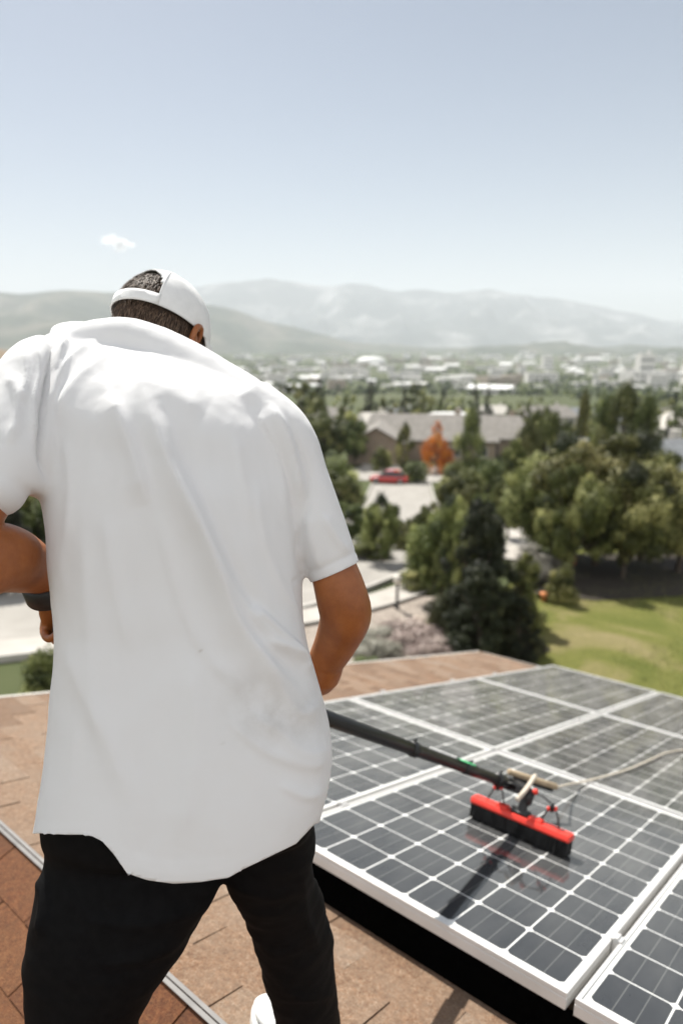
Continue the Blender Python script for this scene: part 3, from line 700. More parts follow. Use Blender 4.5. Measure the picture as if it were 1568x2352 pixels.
def crease(pts, w, h, w2=None):    # a soft fold running along pts (survey pixels); w2 is the width on its other side
    pts = catmull(np.array(pts, float), 6); w2 = w2 or w; best = np.full(len(px), 1e9); side = np.ones(len(px)); tt = np.zeros(len(px))
    for i in range(len(pts)-1):
        a, b = pts[i], pts[i+1]; d = b-a; L = d@d; t = np.clip(((px-a[0])*d[0]+(py-a[1])*d[1])/L, 0, 1)
        qx, qy = px-a[0]-t*d[0], py-a[1]-t*d[1]; r = np.hypot(qx, qy); m = r < best
        best[m] = r[m]; side[m] = np.sign(d[0]*qy-d[1]*qx)[m]; tt[m] = ((i+t)/(len(pts)-1))[m]
    ww = np.where(side > 0, w, w2)
    return h*np.exp(-(best/ww*1.1)**1.5)*np.clip(np.sin(np.clip(tt*.94+.03, 0, 1)*pi)*1.8, 0, 1)
D = np.zeros(len(px))
D += crease([(330, 900), (372, 1000), (402, 1080), (440, 1160), (478, 1240), (512, 1330), (550, 1430), (610, 1520), (690, 1600)], 42, .0155, 19)
D += crease([(250, 900), (290, 980), (318, 1060), (345, 1160)], 34, .009, 12)
D += crease([(300, 870), (380, 900), (470, 950)], 40, .006, 60)
D += crease([(470, 1080), (510, 1180), (560, 1300), (640, 1430), (700, 1500)], 26, .005, 50)
D += crease([(585, 945), (618, 1000), (640, 1080), (660, 1200)], 14, .006, 20)
D += crease([(620, 930), (655, 985), (680, 1060), (700, 1150)], 22, .008, 8)
D -= crease([(655, 950), (690, 1040), (708, 1110), (694, 1200), (684, 1270), (700, 1350)], 9, .0045, 12)
D -= crease([(105, 752), (122, 800), (108, 880), (98, 960), (98, 1040), (112, 1100)], 9, .012, 11)
D += crease([(80, 780), (92, 850), (78, 930), (84, 1020)], 9, .007, 12)
D += crease([(55, 800), (62, 870), (48, 930)], 11, .007, 12)
D += crease([(20, 860), (38, 900), (40, 960), (20, 1020)], 12, .006, 14)
D += crease([(225, 778), (170, 815), (130, 870), (112, 940)], 9, .006, 13)
D += crease([(270, 800), (210, 840), (160, 895), (130, 960)], 11, .005, 15)
D += crease([(160, 765), (138, 800), (126, 850)], 7, .005, 9)
D += crease([(700, 1515), (640, 1455), (575, 1385)], 10, .010, 22)
D += crease([(722, 1545), (670, 1500), (600, 1470)], 11, .006, 16)
D += crease([(735, 1610), (690, 1640), (640, 1580), (590, 1490)], 16, .005, 22)
D += crease([(760, 1720), (700, 1730), (640, 1680), (570, 1640)], 20, .004, 30)
D += crease([(190, 1150), (200, 1350), (215, 1560), (240, 1760)], 30, .004, 40)
D += crease([(150, 1480), (190, 1580), (250, 1700), (300, 1850)], 22, .0035, 34)
D += crease([(430, 1500), (450, 1650), (440, 1800), (410, 1950)], 40, .004, 40)
D += crease([(420, 1080), (470, 1200), (530, 1330), (600, 1440), (660, 1500)], 22, .006, 9)+crease([(360, 1180), (400, 1330), (460, 1480), (560, 1600)], 14, .003, 24)
D += crease([(520, 1650), (600, 1720), (700, 1760), (752, 1750)], 12, .003, 20)+crease([(640, 1800), (700, 1830), (738, 1820)], 10, .003, 14)
D += crease([(150, 1000), (160, 1120), (150, 1260)], 12, .003, 16)+crease([(240, 1180), (262, 1330), (300, 1500)], 16, .003, 26)
D += crease([(590, 1100), (600, 1220), (640, 1340), (690, 1420)], 12, .0032, 20)+crease([(540, 1000), (556, 1100), (580, 1200)], 12, .003, 18)
D += crease([(740, 1180), (770, 1230), (800, 1270)], 10, .004, 12)
D += crease([(700, 1180), (715, 1240), (735, 1310)], 12, .004, 14)
sh = hem_y(px)-28-py; D -= np.exp(-(sh/4.5)**2)*.0022*(py > 1700)              # hem stitching
D += .0012*((sh < -4) & (py > 1700))
dr = (co-cR)@axR; nearR = np.linalg.norm(co-cR, axis=1) < .10; D -= np.exp(-((dr+.017)/.003)**2)*.0018*nearR
D *= 1.35; D += fbm(co*5.2, 3, 3)*.0038+fbm(co*np.array([26, 26, 9]), 4, 8)*.0024
fade = np.where((py > 1840) & (np.linalg.norm(co-cR, axis=1) > .12), np.clip(sh/30+.1, .08, 1), 1)*np.where(nearR, np.clip(-dr/.014, .05, 1), 1); D = D*fade
co2 = co+nr*(D*np.where(D > 0, facing, .4+.6*facing))[:, None]
bmask = np.array([v.is_boundary for v in bm.verts])
for v, q in zip(bm.verts, co2): v.co = q
stain = np.exp(-(((px-640)/95)**2+((py-1650)/60)**2))*.55+np.exp(-(((px-560)/70)**2+((py-1580)/50)**2))*.28
for cx, cy, ang, L in ((461, 1495, -50, 9), (508, 1706, 50, 4), (652, 1680, 20, 3)):
    ux, uy = cos(radians(ang)), sin(radians(ang)); a = (px-cx)*ux+(py-cy)*uy; b = -(px-cx)*uy+(py-cy)*ux
    stain += np.exp(-((a/L)**2+(b/2.2)**2))*.9*(facing > .3)
me = bpy.data.meshes.new('shirt'); bm.to_mesh(me); bm.free(); me.materials.append(M['cotton']); me.shade_smooth()
at = me.attributes.new('stain', 'FLOAT', 'POINT'); at.data.foreach_set('value', stain.astype(np.float32))

# where the feet stand
def roof_under(p):                 # drop a plumb line to whichever slope lies below
    p = np.array(p, float)
    if ((p-RG0)@hdir) > 0: n, o = EZ, RG0+EZ*.007
    else: n, o = NB, RG0+NB*.007
    p[2] = o[2]-((p[0]-o[0])*n[0]+(p[1]-o[1])*n[1])/n[2]; return p
footL = roof_under(P(190, 2900, 1.10)); q = on_plane(694, 2452, H_ROOF+.007); footR = PL(*q)
man = empty('person', tuple((footL+footR)/2)); tag(man, 'man in white t-shirt, white cap and black trousers bent over the pole', 'person')
link('shirt', me, man).modifiers.new('th', 'SOLIDIFY').thickness = .0016

# trousers
mb = MB()
PEL = [(125, 1760, 712, 1750, 1.05, .085, .08), (112, 1820, 722, 1810, 1.05, .095, .09), (106, 1880, 724, 1870, 1.05, .095, .09), (106, 1925, 716, 1915, 1.05, .085, .08), (125, 1945, 690, 1930, 1.05, .06, .05)]
closed(None, [ring(r, 36) for r in fine(PEL)], 36, mb)
def limb(rows, n=28, mbx=None, sub=4, e=2.2):      # rows: left px, right px, py, depth, thickness ratio
    rs = [(a, y, b, y, z, (b-a)/2*z/F*k, (b-a)/2*z/F*k) for a, b, y, z, k in rows]
    closed(None, [ring(r, n, 0, e) for r in fine(rs, sub)], n, mbx)
def foot_row(foot, up, w, z): a = foot+np.array([0, 0, up]); x, y, zz = w2p(a); k = w*F/zz; return (x-k/2, x+k/2, y, zz, 1.0)
fl = w2p(footL); fr_ = w2p(footR)
LEG_L = [(112, 500, 1890, 1.05, .42), (106, 500, 1950, 1.05, .50), (94, 505, 2025, 1.055, .60), (84, 478, 2085, 1.06, .68), (72, 418, 2180, 1.065, .78), (70, 368, 2260, 1.07, .88), (78, 316, 2352, 1.075, .95),
         (80, 310, 2450, 1.08, 1), foot_row(footL, .34, .15, 0), foot_row(footL, .20, .135, 0), foot_row(footL, .09, .135, 0), foot_row(footL, .045, .14, 0)]
limb(LEG_L, mbx=mb)
LEG_R = [(505, 728, 1900, 1.08, .8), (512, 722, 1960, 1.10, .85), (527, 711, 2020, 1.13, .9), (560, 728, 2080, 1.18, .95), (592, 757, 2175, 1.26, 1.), (617, 771, 2260, 1.33, 1.), (634, 779, 2345, 1.40, 1.), (640, 780, 2410, 1.425, 1.),
         foot_row(footR+RT*.015, .05, .135, 0), foot_row(footR+RT*.015, .03, .135, 0)]
limb(LEG_R, mbx=mb)
me = remesh(mb, .0075, 16, .5)
co = np.array([v.co[:] for v in me.vertices]); nr = np.array([v.normal[:] for v in me.vertices]); px, py, pz = w2p(co)
D = fbm(co*np.array([9, 9, 16]), 3, 21)*.006+fbm(co*np.array([20, 20, 34]), 2, 22)*.002
D += crease([(705, 1990), (725, 2060), (748, 2130), (762, 2200)], 13, .009, 18)+crease([(690, 2000), (700, 2100), (735, 2190)], 12, .006)
D += crease([(85, 2010), (98, 2080), (92, 2150)], 10, .008)+crease([(420, 2160), (330, 2200), (220, 2210)], 16, .006)+crease([(460, 2080), (340, 2120), (180, 2110)], 18, .006)
D += crease([(640, 2260), (700, 2290), (770, 2280)], 12, .005)+crease([(540, 2040), (620, 2060), (700, 2040)], 14, .005)
co += nr*D[:, None]; me.vertices.foreach_set('co', co.astype(np.float32).ravel()); me.materials.append(M['trouser']); me.update()
link('trousers', me, man)

# head frame
HC = P(373, 764, 1.33); HK = 1.072
def cv(x, y, z): return RT*x+UP*y+FWD*z             # right, up, away
bk = cv(-.34, .30, -.86); bk /= np.linalg.norm(bk)
hu = cv(.23, .90, .35); hu = hu-bk*(hu@bk); hu /= np.linalg.norm(hu)
hr = np.cross(bk, hu); hr = hr if hr@RT > 0 else -hr
fr3 = np.array([hr, -bk, hu])                        # rows: right, face direction, crown
def HD(x, y, z): return HC+(hr*x-bk*y+hu*z)*HK            # y towards the face

# body: head, neck, trunk, arms with hands, legs, one continuous surface
mb = MB()
mb.ball(HD(0, -.005, .012), (.074, .092, .088), 28, 18, fr=fr3)
mb.ball(HD(0, .030, -.050), (.060, .062, .068), 24, 14, fr=fr3); mb.ball(HD(0, .062, -.098), (.030, .026, .024), 16, 10, fr=fr3)
mb.tube([HD(0, .088, -.018), HD(0, .103, -.045), HD(0, .112, -.058), HD(0, .098, -.066)], [.008, .011, .014, .010], 10, sub=3)
mb.tube([HD(-.042, .078, -.004), HD(-.02, .088, .001), HD(0, .088, -.004), HD(.02, .088, .001), HD(.042, .078, -.004)], .009, 8, sub=3)
mb.tube([HD(-.022, .080, -.080), HD(0, .092, -.078), HD(.022, .080, -.080)], .0075, 8, sub=3); mb.tube([HD(-.018, .081, -.088), HD(0, .090, -.090), HD(.018, .081, -.088)], .0075, 8, sub=3)
neck0 = P(350, 880, 1.20)
mb.tube([HD(0, -.015, -.02), HD(0, -.02, -.07), (HD(0, -.03, -.10)+neck0)/2, neck0], [.060, .058, .060, .075], 20, sub=4)
closed(None, [ring(r, 40, .03) for r in fine(TORSO[1:-3])], 40, mb)
closed(None, [ring(r, 32, .012) for r in fine([PEL[0], PEL[1], PEL[2], PEL[3]])], 32, mb)
def slim(rows, k): return [((a+b)/2-(b-a)/2*k, (a+b)/2+(b-a)/2*k, y, z, t) for a, b, y, z, t in rows]
limb(slim(LEG_L[:-1], .80), mbx=mb, n=22); limb(slim(LEG_R[:-1], .82), mbx=mb, n=22)
for s_, ft in ((-1, footL), (1, footR)):
    x, y, z = ft; toe = FD*np.array([1, 1, 0]); mb.tube([ft+np.array([0, 0, .11]), ft+np.array([0, 0, .055])+toe*.005, ft+np.array([0, 0, .045])+toe*.03], [.034, .030, .026], 14, sub=3)
# right arm
GR = pole_pt(585)
mb.tube([P(600, 985, 1.14), P(680, 1120, 1.13), P(738, 1240, 1.12), P(768, 1315, 1.12), P(786, 1375, 1.125), P(793, 1415, 1.135), P(778, 1460, 1.16), P(752, 1512, 1.20), P(718, 1566, 1.25), GR-pd*.045+up*.035],
        [.030, .032, .034, .0405, .0445, .0445, .0395, .034, .029, .026], 22, sub=5)
mb.ball(P(818, 1392, 1.135), (.024, .024, .026), 12, 8)
# left arm: elbow is outside the frame
WL = P(110, 1326, 1.16)
mb.tube([P(110, 850, 1.13), P(55, 960, 1.07), P(0, 1075, 1.02), P(-72, 1180, .97), P(-125, 1258, .945), P(-60, 1290, .97), P(0, 1281, 1.02), P(55, 1297, 1.09), WL, P(118, 1368, 1.195)],
        [.038, .042, .044, .047, .050, .054, .0545, .047, .034, .031], 24, sub=5)
def hand(wrist, grip, axis, palm, rp=.0225):         # palm and five fingers closed round the pole; axis runs from little finger to index, palm points to the palm's side
    axis = axis/np.linalg.norm(axis); d = grip-wrist; d = d-axis*(d@axis); d /= np.linalg.norm(d)
    w = palm-axis*(palm@axis)-d*(palm@d); w /= np.linalg.norm(w)
    def at(o, th, R): return grip+axis*o+(w*cos(radians(th))+d*sin(radians(th)))*R
    kn = at(0, -12, rp+.016)
    pa = (kn-wrist)/np.linalg.norm(kn-wrist)
    mb.ball((wrist*.42+kn*.58), (.040, .046, .017), 20, 14, fr=np.array([axis, pa, np.cross(axis, pa)]))
    mb.tube([wrist, wrist*.6+kn*.4, kn], [(.019, .027), (.018, .034), (.014, .036)], 18, sub=3, side=w)
    for k, (L, r) in enumerate(((.78, .0078), (.92, .0086), (1.0, .0090), (.93, .0088))):
        o = -.031+.0205*k; R = rp+r+.0012; th = np.linspace(-14, -14+235*L, 9)
        pts = [at(o, t, R+(.004 if q == 0 else 0)+.0022*abs(sin(q*pi/3))) for q, t in enumerate(th)]
        mb.tube(pts, [r*1.2, r*1.1, r, r*1.1, r*.98, r*1.02, r*.95, r*.9, r*.70], 10, sub=3)
    pts = [wrist*.7+kn*.3+axis*.022, wrist*.35+kn*.65+axis*.040-w*.006, at(.048, -62, rp+.014), at(.046, -110, rp+.012), at(.040, -150, rp+.009)]
    mb.tube(pts, [.015, .0145, .0115, .0108, .0078], 10, sub=4)
HG = POLE_A+pd*.022
hand(P(117, 1366, 1.195), HG, pd, -RT)
hand(GR-pd*.02+up*.085+RT*.02, GR, pd, RT)
me = remesh(mb, .0038, 3, .4); me.materials.append(M['skin'])
link('body', me, man)
# ears
for sx in (1,):
    pass
for sx in (-1, 1):
    mb = MB(); c = lambda a, b, k=0: HD(sx*(.074+k), -.002+a, -.028+b)
    mb.tube([c(.012, -.026), c(.004, -.030, .004), c(-.010, -.014, .011), c(-.018, .008, .015), c(-.012, .028, .014), c(.002, .034, .010), c(.012, .024, .005), c(.012, .008, .002)], [.006, .0065, .006, .006, .006, .006, .005, .004], 10, sub=4)
    mb.ball(c(-.002, .004, .004), (.006, .013, .022), 14, 10, fr=fr3)
    mb.build('ear', M['skin'], man, smooth=True)
    mb = MB(); mb.ball(HD(sx*.030, .076, -.014), .0115, 16, 12); mb.build('eye', M['eye'], man, smooth=True)
# cap
def dome(a, e, r=0.0):             # a: 0 at the back of the head growing to the right, e: elevation above the rim plane
    x = sin(a)*cos(e); y = -cos(a)*cos(e); z = sin(e); return HD(x*(.083+r), -.006+y*(.100+r), .004+z*(.103+r)*(1.0))
mb = MB(); NA, NE = 120, 44; idx = {}
def hole(a, e): return (abs(a)/radians(37))**2.2+(max(e-radians(9), 0)/radians(40))**2.2 < 1 and e > radians(9.2)
V = []; Fc = []
for i in range(NE+1):
    for j in range(NA): 
        a = -pi+2*pi*j/NA; e = radians(-2)+(pi/2-.02-radians(-2))*i/NE
        seam = .0011*(1-min(1, abs(((a+pi/2) % (pi/3))-pi/6*0)/.03)) if i > 2 else 0
        V.append(dome(a, e, .0005*sin(7*a+9*e)-seam+.001*math.sin(3*a+1)*cos(e)))
for i in range(NE):
    for j in range(NA):
        a = -pi+2*pi*(j+.5)/NA; e = radians(-2)+(pi/2-.02-radians(-2))*(i+.5)/NE
        if hole(a, e): continue
        Fc.append((i*NA+j, i*NA+(j+1) % NA, (i+1)*NA+(j+1) % NA, (i+1)*NA+j))
V.append(dome(0, pi/2)); Fc += [(NE*NA+j, NE*NA+(j+1) % NA, len(V)-1) for j in range(NA)]
mb.add(V, Fc); cap = mb.build('cap', M['cap'], man, smooth=True); so_ = cap.modifiers.new('t', 'SOLIDIFY'); so_.thickness = .0022; so_.offset = 1
mb = MB(); rows = []
for i in range(13):
    t = i/12; row = []
    for j in range(25):
        a = radians(180)+radians(-78+156*j/24); b = dome(a, radians(1)); k = cos(radians(-78+156*j/24))**.6
        row.append(b-bk*(.078*t*k)+hu*(-.020*t*t-.022*t*(abs(j-12)/12)**2+.004))
    rows.append(row)
mb.add([p for r in rows for p in r], [(i*25+j, i*25+j+1, (i+1)*25+j+1, (i+1)*25+j) for i in range(12) for j in range(24)])
bo = mb.build('brim', M['cap'], cap, smooth=True); m_ = bo.modifiers.new('t', 'SOLIDIFY'); m_.thickness = .003
for a0 in (-pi/3*1.0, pi/3*.62, pi*.66, -pi*.66, pi):
    mb = MB(); mb.tube([dome(a0, radians(e), .0026) for e in range(0, 88, 6)], [.0011]*15, 6); mb.build('seam', M['cap'], cap, smooth=True)
mb = MB(); mb.tube([dome(0, pi/2-.05), dome(0, pi/2, .004)], [.006, .004], 10); mb.build('button', M['cap'], cap, smooth=True)
mb = MB(); pts = [dome(radians(-39+78*k/16), radians(3.6), .0022) for k in range(17)]; V = []
for k in range(17):
    a = radians(-39+78*k/16); V += [dome(a, radians(-2.2), .0026), dome(a, radians(9.2), .0030)]
mb.add(V, [(2*k, 2*k+2, 2*k+3, 2*k+1) for k in range(16)]); st = mb.build('strap', M['cap'], cap, smooth=True); m_ = st.modifiers.new('t', 'SOLIDIFY'); m_.thickness = .0018
# hair: a scalp and short strands
mb = MB(); V = []; Q = []; tone = []; r = np.random.default_rng(12)
def strand(p, n, flow, L, w):
    sd = np.cross(n, flow); sd /= np.linalg.norm(sd)+1e-9; a = p; b = p+n*L*.28+flow*L*.5; c = p+n*L*.30+flow*L
    k = len(V); V.extend([a-sd*w, a+sd*w, b+sd*w*.8, b-sd*w*.8, c+sd*w*.15, c-sd*w*.15]); Q.extend([(k, k+1, k+2, k+3), (k+3, k+2, k+4, k+5)])
    t = np.clip(r.normal(.45, .25), 0, 1); tone.extend([t, min(1, t+.15)])
for i in range(9000):
    a = r.uniform(-125, 125); e = r.uniform(-75, 60)
    if e > -3 and (abs(a) > 36 or e > 44): continue
    ar, er = radians(a), radians(e); x, y, z = sin(ar)*cos(er), -cos(ar)*cos(er), sin(er)
    if e < 0:
        if abs(a) > 100 and e < -22: continue
        sc_ = 1-.10*max(0, (-e-25)/50); p = HD(x*.077*sc_, -.005+y*.092*sc_, .006+z*.098)
    else: p = HD(x*.0775, -.006+y*.092, .008+z*.093)
    n = p-HC; n /= np.linalg.norm(n); fl_ = -hu*.9+hr*r.normal(0, .28)+bk*.1*r.random(); fl_ -= n*(fl_@n); fl_ /= np.linalg.norm(fl_)
    strand(p, n, fl_, r.uniform(.010, .020), .0006)
sm = np_mesh('hair', V, Q, M['hair']); fattr(sm, 'tone', tone); link('hair', sm, man)
mb = MB(); V = []; n1, n2 = 40, 22
for i in range(n2):
    e = radians(-62+118*i/(n2-1))
    for j in range(n1):
        a = radians(-112+224*j/(n1-1)); x, y, z = sin(a)*cos(e), -cos(a)*cos(e), sin(e); V.append(HD(x*.0765, -.006+y*.0915, .008+z*.0925))
mb.add(V, [(i*n1+j, i*n1+j+1, (i+1)*n1+j+1, (i+1)*n1+j) for i in range(n2-1) for j in range(n1-1)]); mb.build('scalp', M['scalp'], man, smooth=True)
# watch on the left wrist
wa = P(88, 1322, 1.12); wd = P(118, 1368, 1.17)-P(55, 1297, 1.085); wd /= np.linalg.norm(wd)
wd = P(120, 1385, 1.175)-P(96, 1315, 1.13); wd /= np.linalg.norm(wd); wc = P(110, 1349, 1.165); k0 = np.cross(wd, UP); k0 /= np.linalg.norm(k0); k1 = np.cross(wd, k0)
mb = MB(); V = []; n = 40
for a in range(n):
    t = 2*pi*a/n
    for h, rr in ((-.021, .0365), (-.018, .0415), (.018, .0405), (.021, .035)): V.append(wc+wd*h+(k0*cos(t)+k1*sin(t))*rr)
mb.add(V, [(a*4+h, a*4+h+1, ((a+1) % n)*4+h+1, ((a+1) % n)*4+h) for a in range(n) for h in range(3)]); wt = mb.build('watch', M['watch'], man, smooth=True)
dv = -FWD*.6+UP*.25+RT*.5; dv -= wd*(dv@wd); dv /= np.linalg.norm(dv); sd = np.cross(wd, dv)
mb = MB(); mb.box((-.019, -.018, .036), (.019, .018, .048), lambda p: wc+wd*p[0]+sd*p[1]+dv*p[2]); mb.build('watch_case', M['watch'], wt, bevel=.004)
mb = MB(); mb.box((-.015, -.014, .0482), (.015, .014, .0492), lambda p: wc+wd*p[0]+sd*p[1]+dv*p[2]); mb.build('watch_face', M['glass_dark'], wt)
# shoes
def shoe(ft, yaw, n):
    n = n/np.linalg.norm(n); f = np.array([sin(yaw), cos(yaw), 0]); f = f-n*(f@n); f /= np.linalg.norm(f); sd = np.cross(f, n)
    def T(x, y, z): return ft+sd*x+f*y+n*z
    out = [(-.105, .030), (-.098, .037), (-.07, .040), (-.02, .036), (.04, .043), (.09, .049), (.13, .045), (.165, .030), (.178, .012)]
    mb = MB(); n_ = 26; rings = []
    for (y, w), hgt in zip(out, (.070, .098, .108, .102, .082, .066, .056, .046, .034)):
        rings.append([T(cos(2*pi*j/n_)*w*.94, y, .022+max(-.012, (hgt-.02)*.5*(1+sin(2*pi*j/n_)))) for j in range(n_)])
    rr = catmull(np.array(rings).reshape(len(rings), -1), 4).reshape(-1, n_, 3); closed(None, list(rr), n_, mb); up_ = mb.build('shoe', M['shoe'], man, smooth=True)
    mb = MB(); o2 = catmull(np.array(out), 4); V = []; pts = [(w*1.04, y) for y, w in o2]+[(-w*1.04, y) for y, w in o2[::-1]]; m = len(pts)
    for h, k in ((.0, .97), (.004, 1), (.024, 1.0), (.028, .95)): V += [T(a*k, b*(1 if b < 0 else 1), h) for a, b in pts]
    mb.add(V, [(h*m+i, h*m+(i+1) % m, (h+1)*m+(i+1) % m, (h+1)*m+i) for h in range(3) for i in range(m)]+[tuple(range(m))[::-1], tuple(range(3*m, 4*m))]); mb.build('sole', M['sole'], up_)
    mb = MB()
    for k in range(5): y = .02+.02*k; hh = .094-.0062*k*1.6-.004; mb.tube([T(-.022, y, hh-.012), T(0, y+.004, hh+.001), T(.022, y, hh-.012)], .0028, 6, sub=3)
    mb.build('laces', M['shoe'], up_, smooth=True)
    mb = MB()
shoe(footR-RT*.02, radians(-28), EZ); shoe(footL, radians(-20), NB)

# ------------------------------------------------------------------ trees
def leaf_mat(name, dark, mid, light, trans=.14):
    N = Nt(name); at = N.new('ShaderNodeAttribute'); at.attribute_name = 'tone'
    oi = N.new('ShaderNodeObjectInfo')
    c = N.ramp(at.outputs['Fac'], [(0, dark), (.5, mid), (1, light)])
    hs = N.new('ShaderNodeHueSaturation'); N.l(c, hs.inputs['Color'])
    N.l(N.math('ADD', .478, N.math('MULTIPLY', oi.outputs['Random'], .044)), hs.inputs['Hue'])
    N.l(N.math('ADD', .80, N.math('MULTIPLY', oi.outputs['Random'], .4)), hs.inputs['Value'])
    N.set(Base_Color=hs.outputs[0], Roughness=.6); N.b.inputs['Specular IOR Level'].default_value = .3
    t = N.new('ShaderNodeBsdfTranslucent'); N.l(hs.outputs[0], t.inputs[0])
    m = N.new('ShaderNodeMixShader'); m.inputs[0].default_value = trans; N.l(N.b.outputs[0], m.inputs[1]); N.l(t.outputs[0], m.inputs[2]); N.l(m.outputs[0], N.o.inputs[0])
    return N.m
M['leaf'] = leaf_mat('olive green leaves', (.025, .032, .010), (.125, .140, .036), (.56, .54, .22))
M['leaf2'] = leaf_mat('mid green leaves', (.025, .035, .010), (.105, .125, .036), (.40, .40, .16))
M['needle'] = leaf_mat('dark conifer needles', (.010, .014, .006), (.026, .033, .013), (.10, .105, .045), .10)
M['orange_leaf'] = leaf_mat('orange autumn leaves', (.26, .040, .012), (.50, .10, .022), (.62, .22, .04), .3)
M['pale_leaf'] = leaf_mat('pale grey green leaves', (.20, .19, .15), (.34, .33, .27), (.52, .50, .43), .3)
M['pink_leaf'] = leaf_mat('dusty pink blossom', (.22, .17, .15), (.36, .28, .26), (.50, .42, .38), .3)
M['bark'] = mottled('grey brown bark', (.07, .055, .04), (.14, .11, .085), 6, .95, .01)
def make_tree(name, kind, nleaf, lsize, mat, seed, nclump=34):
    """unit tree: height 1, crown about 1 wide; scaled where it stands"""
    r = np.random.default_rng(seed); C = []
    if kind == 'broad':
        for i in range(nclump):
            d = r.normal(size=3); d /= np.linalg.norm(d); k = r.uniform(.35, 1)**.6; C.append((d[0]*.41*k, d[1]*.41*k, .53+d[2]*.38*k, .045+.09*r.random()**2))
    elif kind == 'tall':
        for i in range(nclump):
            t = r.random(); w = .34*(sin(pi*min(1, (t*.9+.12)))**.8); a = r.uniform(0, 2*pi); k = r.random()**.5; C.append((cos(a)*w*k, sin(a)*w*k, .16+.74*t, r.uniform(.07, .13)))
    elif kind == 'cone':
        for i in range(nclump):
            t = r.random()**1.3; w = .42*(1-t)**.85+.02; a = r.uniform(0, 2*pi); k = r.uniform(.5, 1); C.append((cos(a)*w*k, sin(a)*w*k, .08+.86*t, .05+.08*(1-t)))
    elif kind == 'column':
        for i in range(nclump):
            t = r.random(); w = .30*(1-t**2.5)+.05; a = r.uniform(0, 2*pi); k = r.uniform(.3, 1); C.append((cos(a)*w*k, sin(a)*w*k, .05+.86*t, (.045+.08*r.random()**2)*(1-.35*t)))
    else:                                             # shrub
        for i in range(nclump):
            d = r.normal(size=3); d /= np.linalg.norm(d); d[2] = abs(d[2]); k = r.uniform(.4, 1); C.append((d[0]*.38*k, d[1]*.38*k, .12+d[2]*.68*k, r.uniform(.10, .2)))
    C = np.array(C); rad = C[:, 3]; p = rad**2; ci = r.choice(len(C), nleaf, p=p/p.sum())
    d = r.normal(size=(nleaf, 3)); d[:, 2] += .25; d /= np.linalg.norm(d, axis=1)[:, None]
    pos = C[ci, :3]+d*(rad[ci]*(r.random(nleaf)**.38)*1.05)[:, None]*(1+.35*np.sin(d[:, 0:1]*7+ci[:, None])*np.sin(d[:, 1:2]*6+ci[:, None]*2)); pos[:, 2] = np.maximum(pos[:, 2], .02)
    n = d+r.normal(size=(nleaf, 3))*.42; n /= np.linalg.norm(n, axis=1)[:, None]
    a = np.cross(n, r.normal(size=(nleaf, 3))); a /= np.linalg.norm(a, axis=1)[:, None]; b = np.cross(n, a)
    sz = lsize*r.uniform(.6, 1.4, nleaf)[:, None]; V = np.stack([pos-a*sz*.9, pos+b*sz*.55, pos+a*sz*.9, pos-b*sz*.55], 1).reshape(-1, 3)
    Q = np.arange(nleaf*4).reshape(-1, 4); root = empty(name)
    me = np_mesh('crown' if kind != 'shrub' else 'foliage', V, Q, mat)
    fattr(me, 'tone', np.clip(.45+r.normal(0, .22, len(C))[ci]+r.normal(0, .13, nleaf), 0, 1))
    link(me.name.split('.')[0], me, root)
    mb = MB(); th = .5 if kind != 'shrub' else .25
    mb.tube([(0, 0, -.06), (.006, .004, th*.3), (-.004, .01, th*.7), (0, 0, .85 if kind in ('cone', 'column', 'tall') else .62)], [.026, .021, .017, .004], 9, sub=3)
    for i in r.choice(len(C), min(14, len(C)), replace=False):
        c = C[i, :3]; z0 = c[2]*r.uniform(.35, .7); mb.tube([(0, 0, z0), ((c[0])*.5, (c[1])*.5, z0+(c[2]-z0)*.4), tuple(c)], [.010, .006, .002], 6, sub=2)
    mb.build('trunk' if kind != 'shrub' else 'stem', M['bark'], root, smooth=True)
    return root
PROTO = {}
def proto(key):
    if key not in PROTO:
        kind, mat, n, l, seed, nc = TREES[key]; PROTO[key] = [make_tree(NAMES[kind], kind, n, l, M[mat], seed, nc), False]
    return PROTO[key]
NAMES = {'broad': 'broadleaf_tree', 'tall': 'poplar_tree', 'cone': 'conifer_tree', 'column': 'juniper_tree', 'shrub': 'shrub'}
CATS = {'broad': 'tree', 'tall': 'tree', 'cone': 'tree', 'column': 'tree', 'shrub': 'shrub'}
TREES = {'b1': ('broad', 'leaf', 56000, .0120, 1, 85), 'b2': ('broad', 'leaf', 56000, .0120, 2, 95), 'b3': ('broad', 'leaf2', 36000, .0140, 3, 60),
         't1': ('tall', 'leaf2', 14000, .014, 4, 46), 't2': ('tall', 'leaf', 14000, .014, 5, 40), 'j1': ('column', 'leaf', 48000, .0110, 6, 100), 'jd': ('column', 'needle', 48000, .0110, 16, 110),
         'c1': ('cone', 'needle', 9000, .016, 7, 70), 'o1': ('cone', 'orange_leaf', 8000, .017, 8, 50),
         's1': ('shrub', 'leaf', 9000, .022, 9, 26), 's2': ('shrub', 'pale_leaf', 9000, .022, 10, 26), 's3': ('shrub', 'pink_leaf', 8000, .022, 13, 22), 's4': ('shrub', 'leaf2', 9000, .022, 14, 26),
         'so': ('shrub', 'orange_leaf', 2500, .03, 15, 14),
         'f1': ('broad', 'leaf2', 2200, .030, 21, 26), 'f2': ('tall', 'leaf', 2000, .030, 22, 24), 'f3': ('cone', 'needle', 1800, .030, 23, 30), 'f4': ('broad', 'leaf', 2200, .030, 24, 22)}
TC = [0]
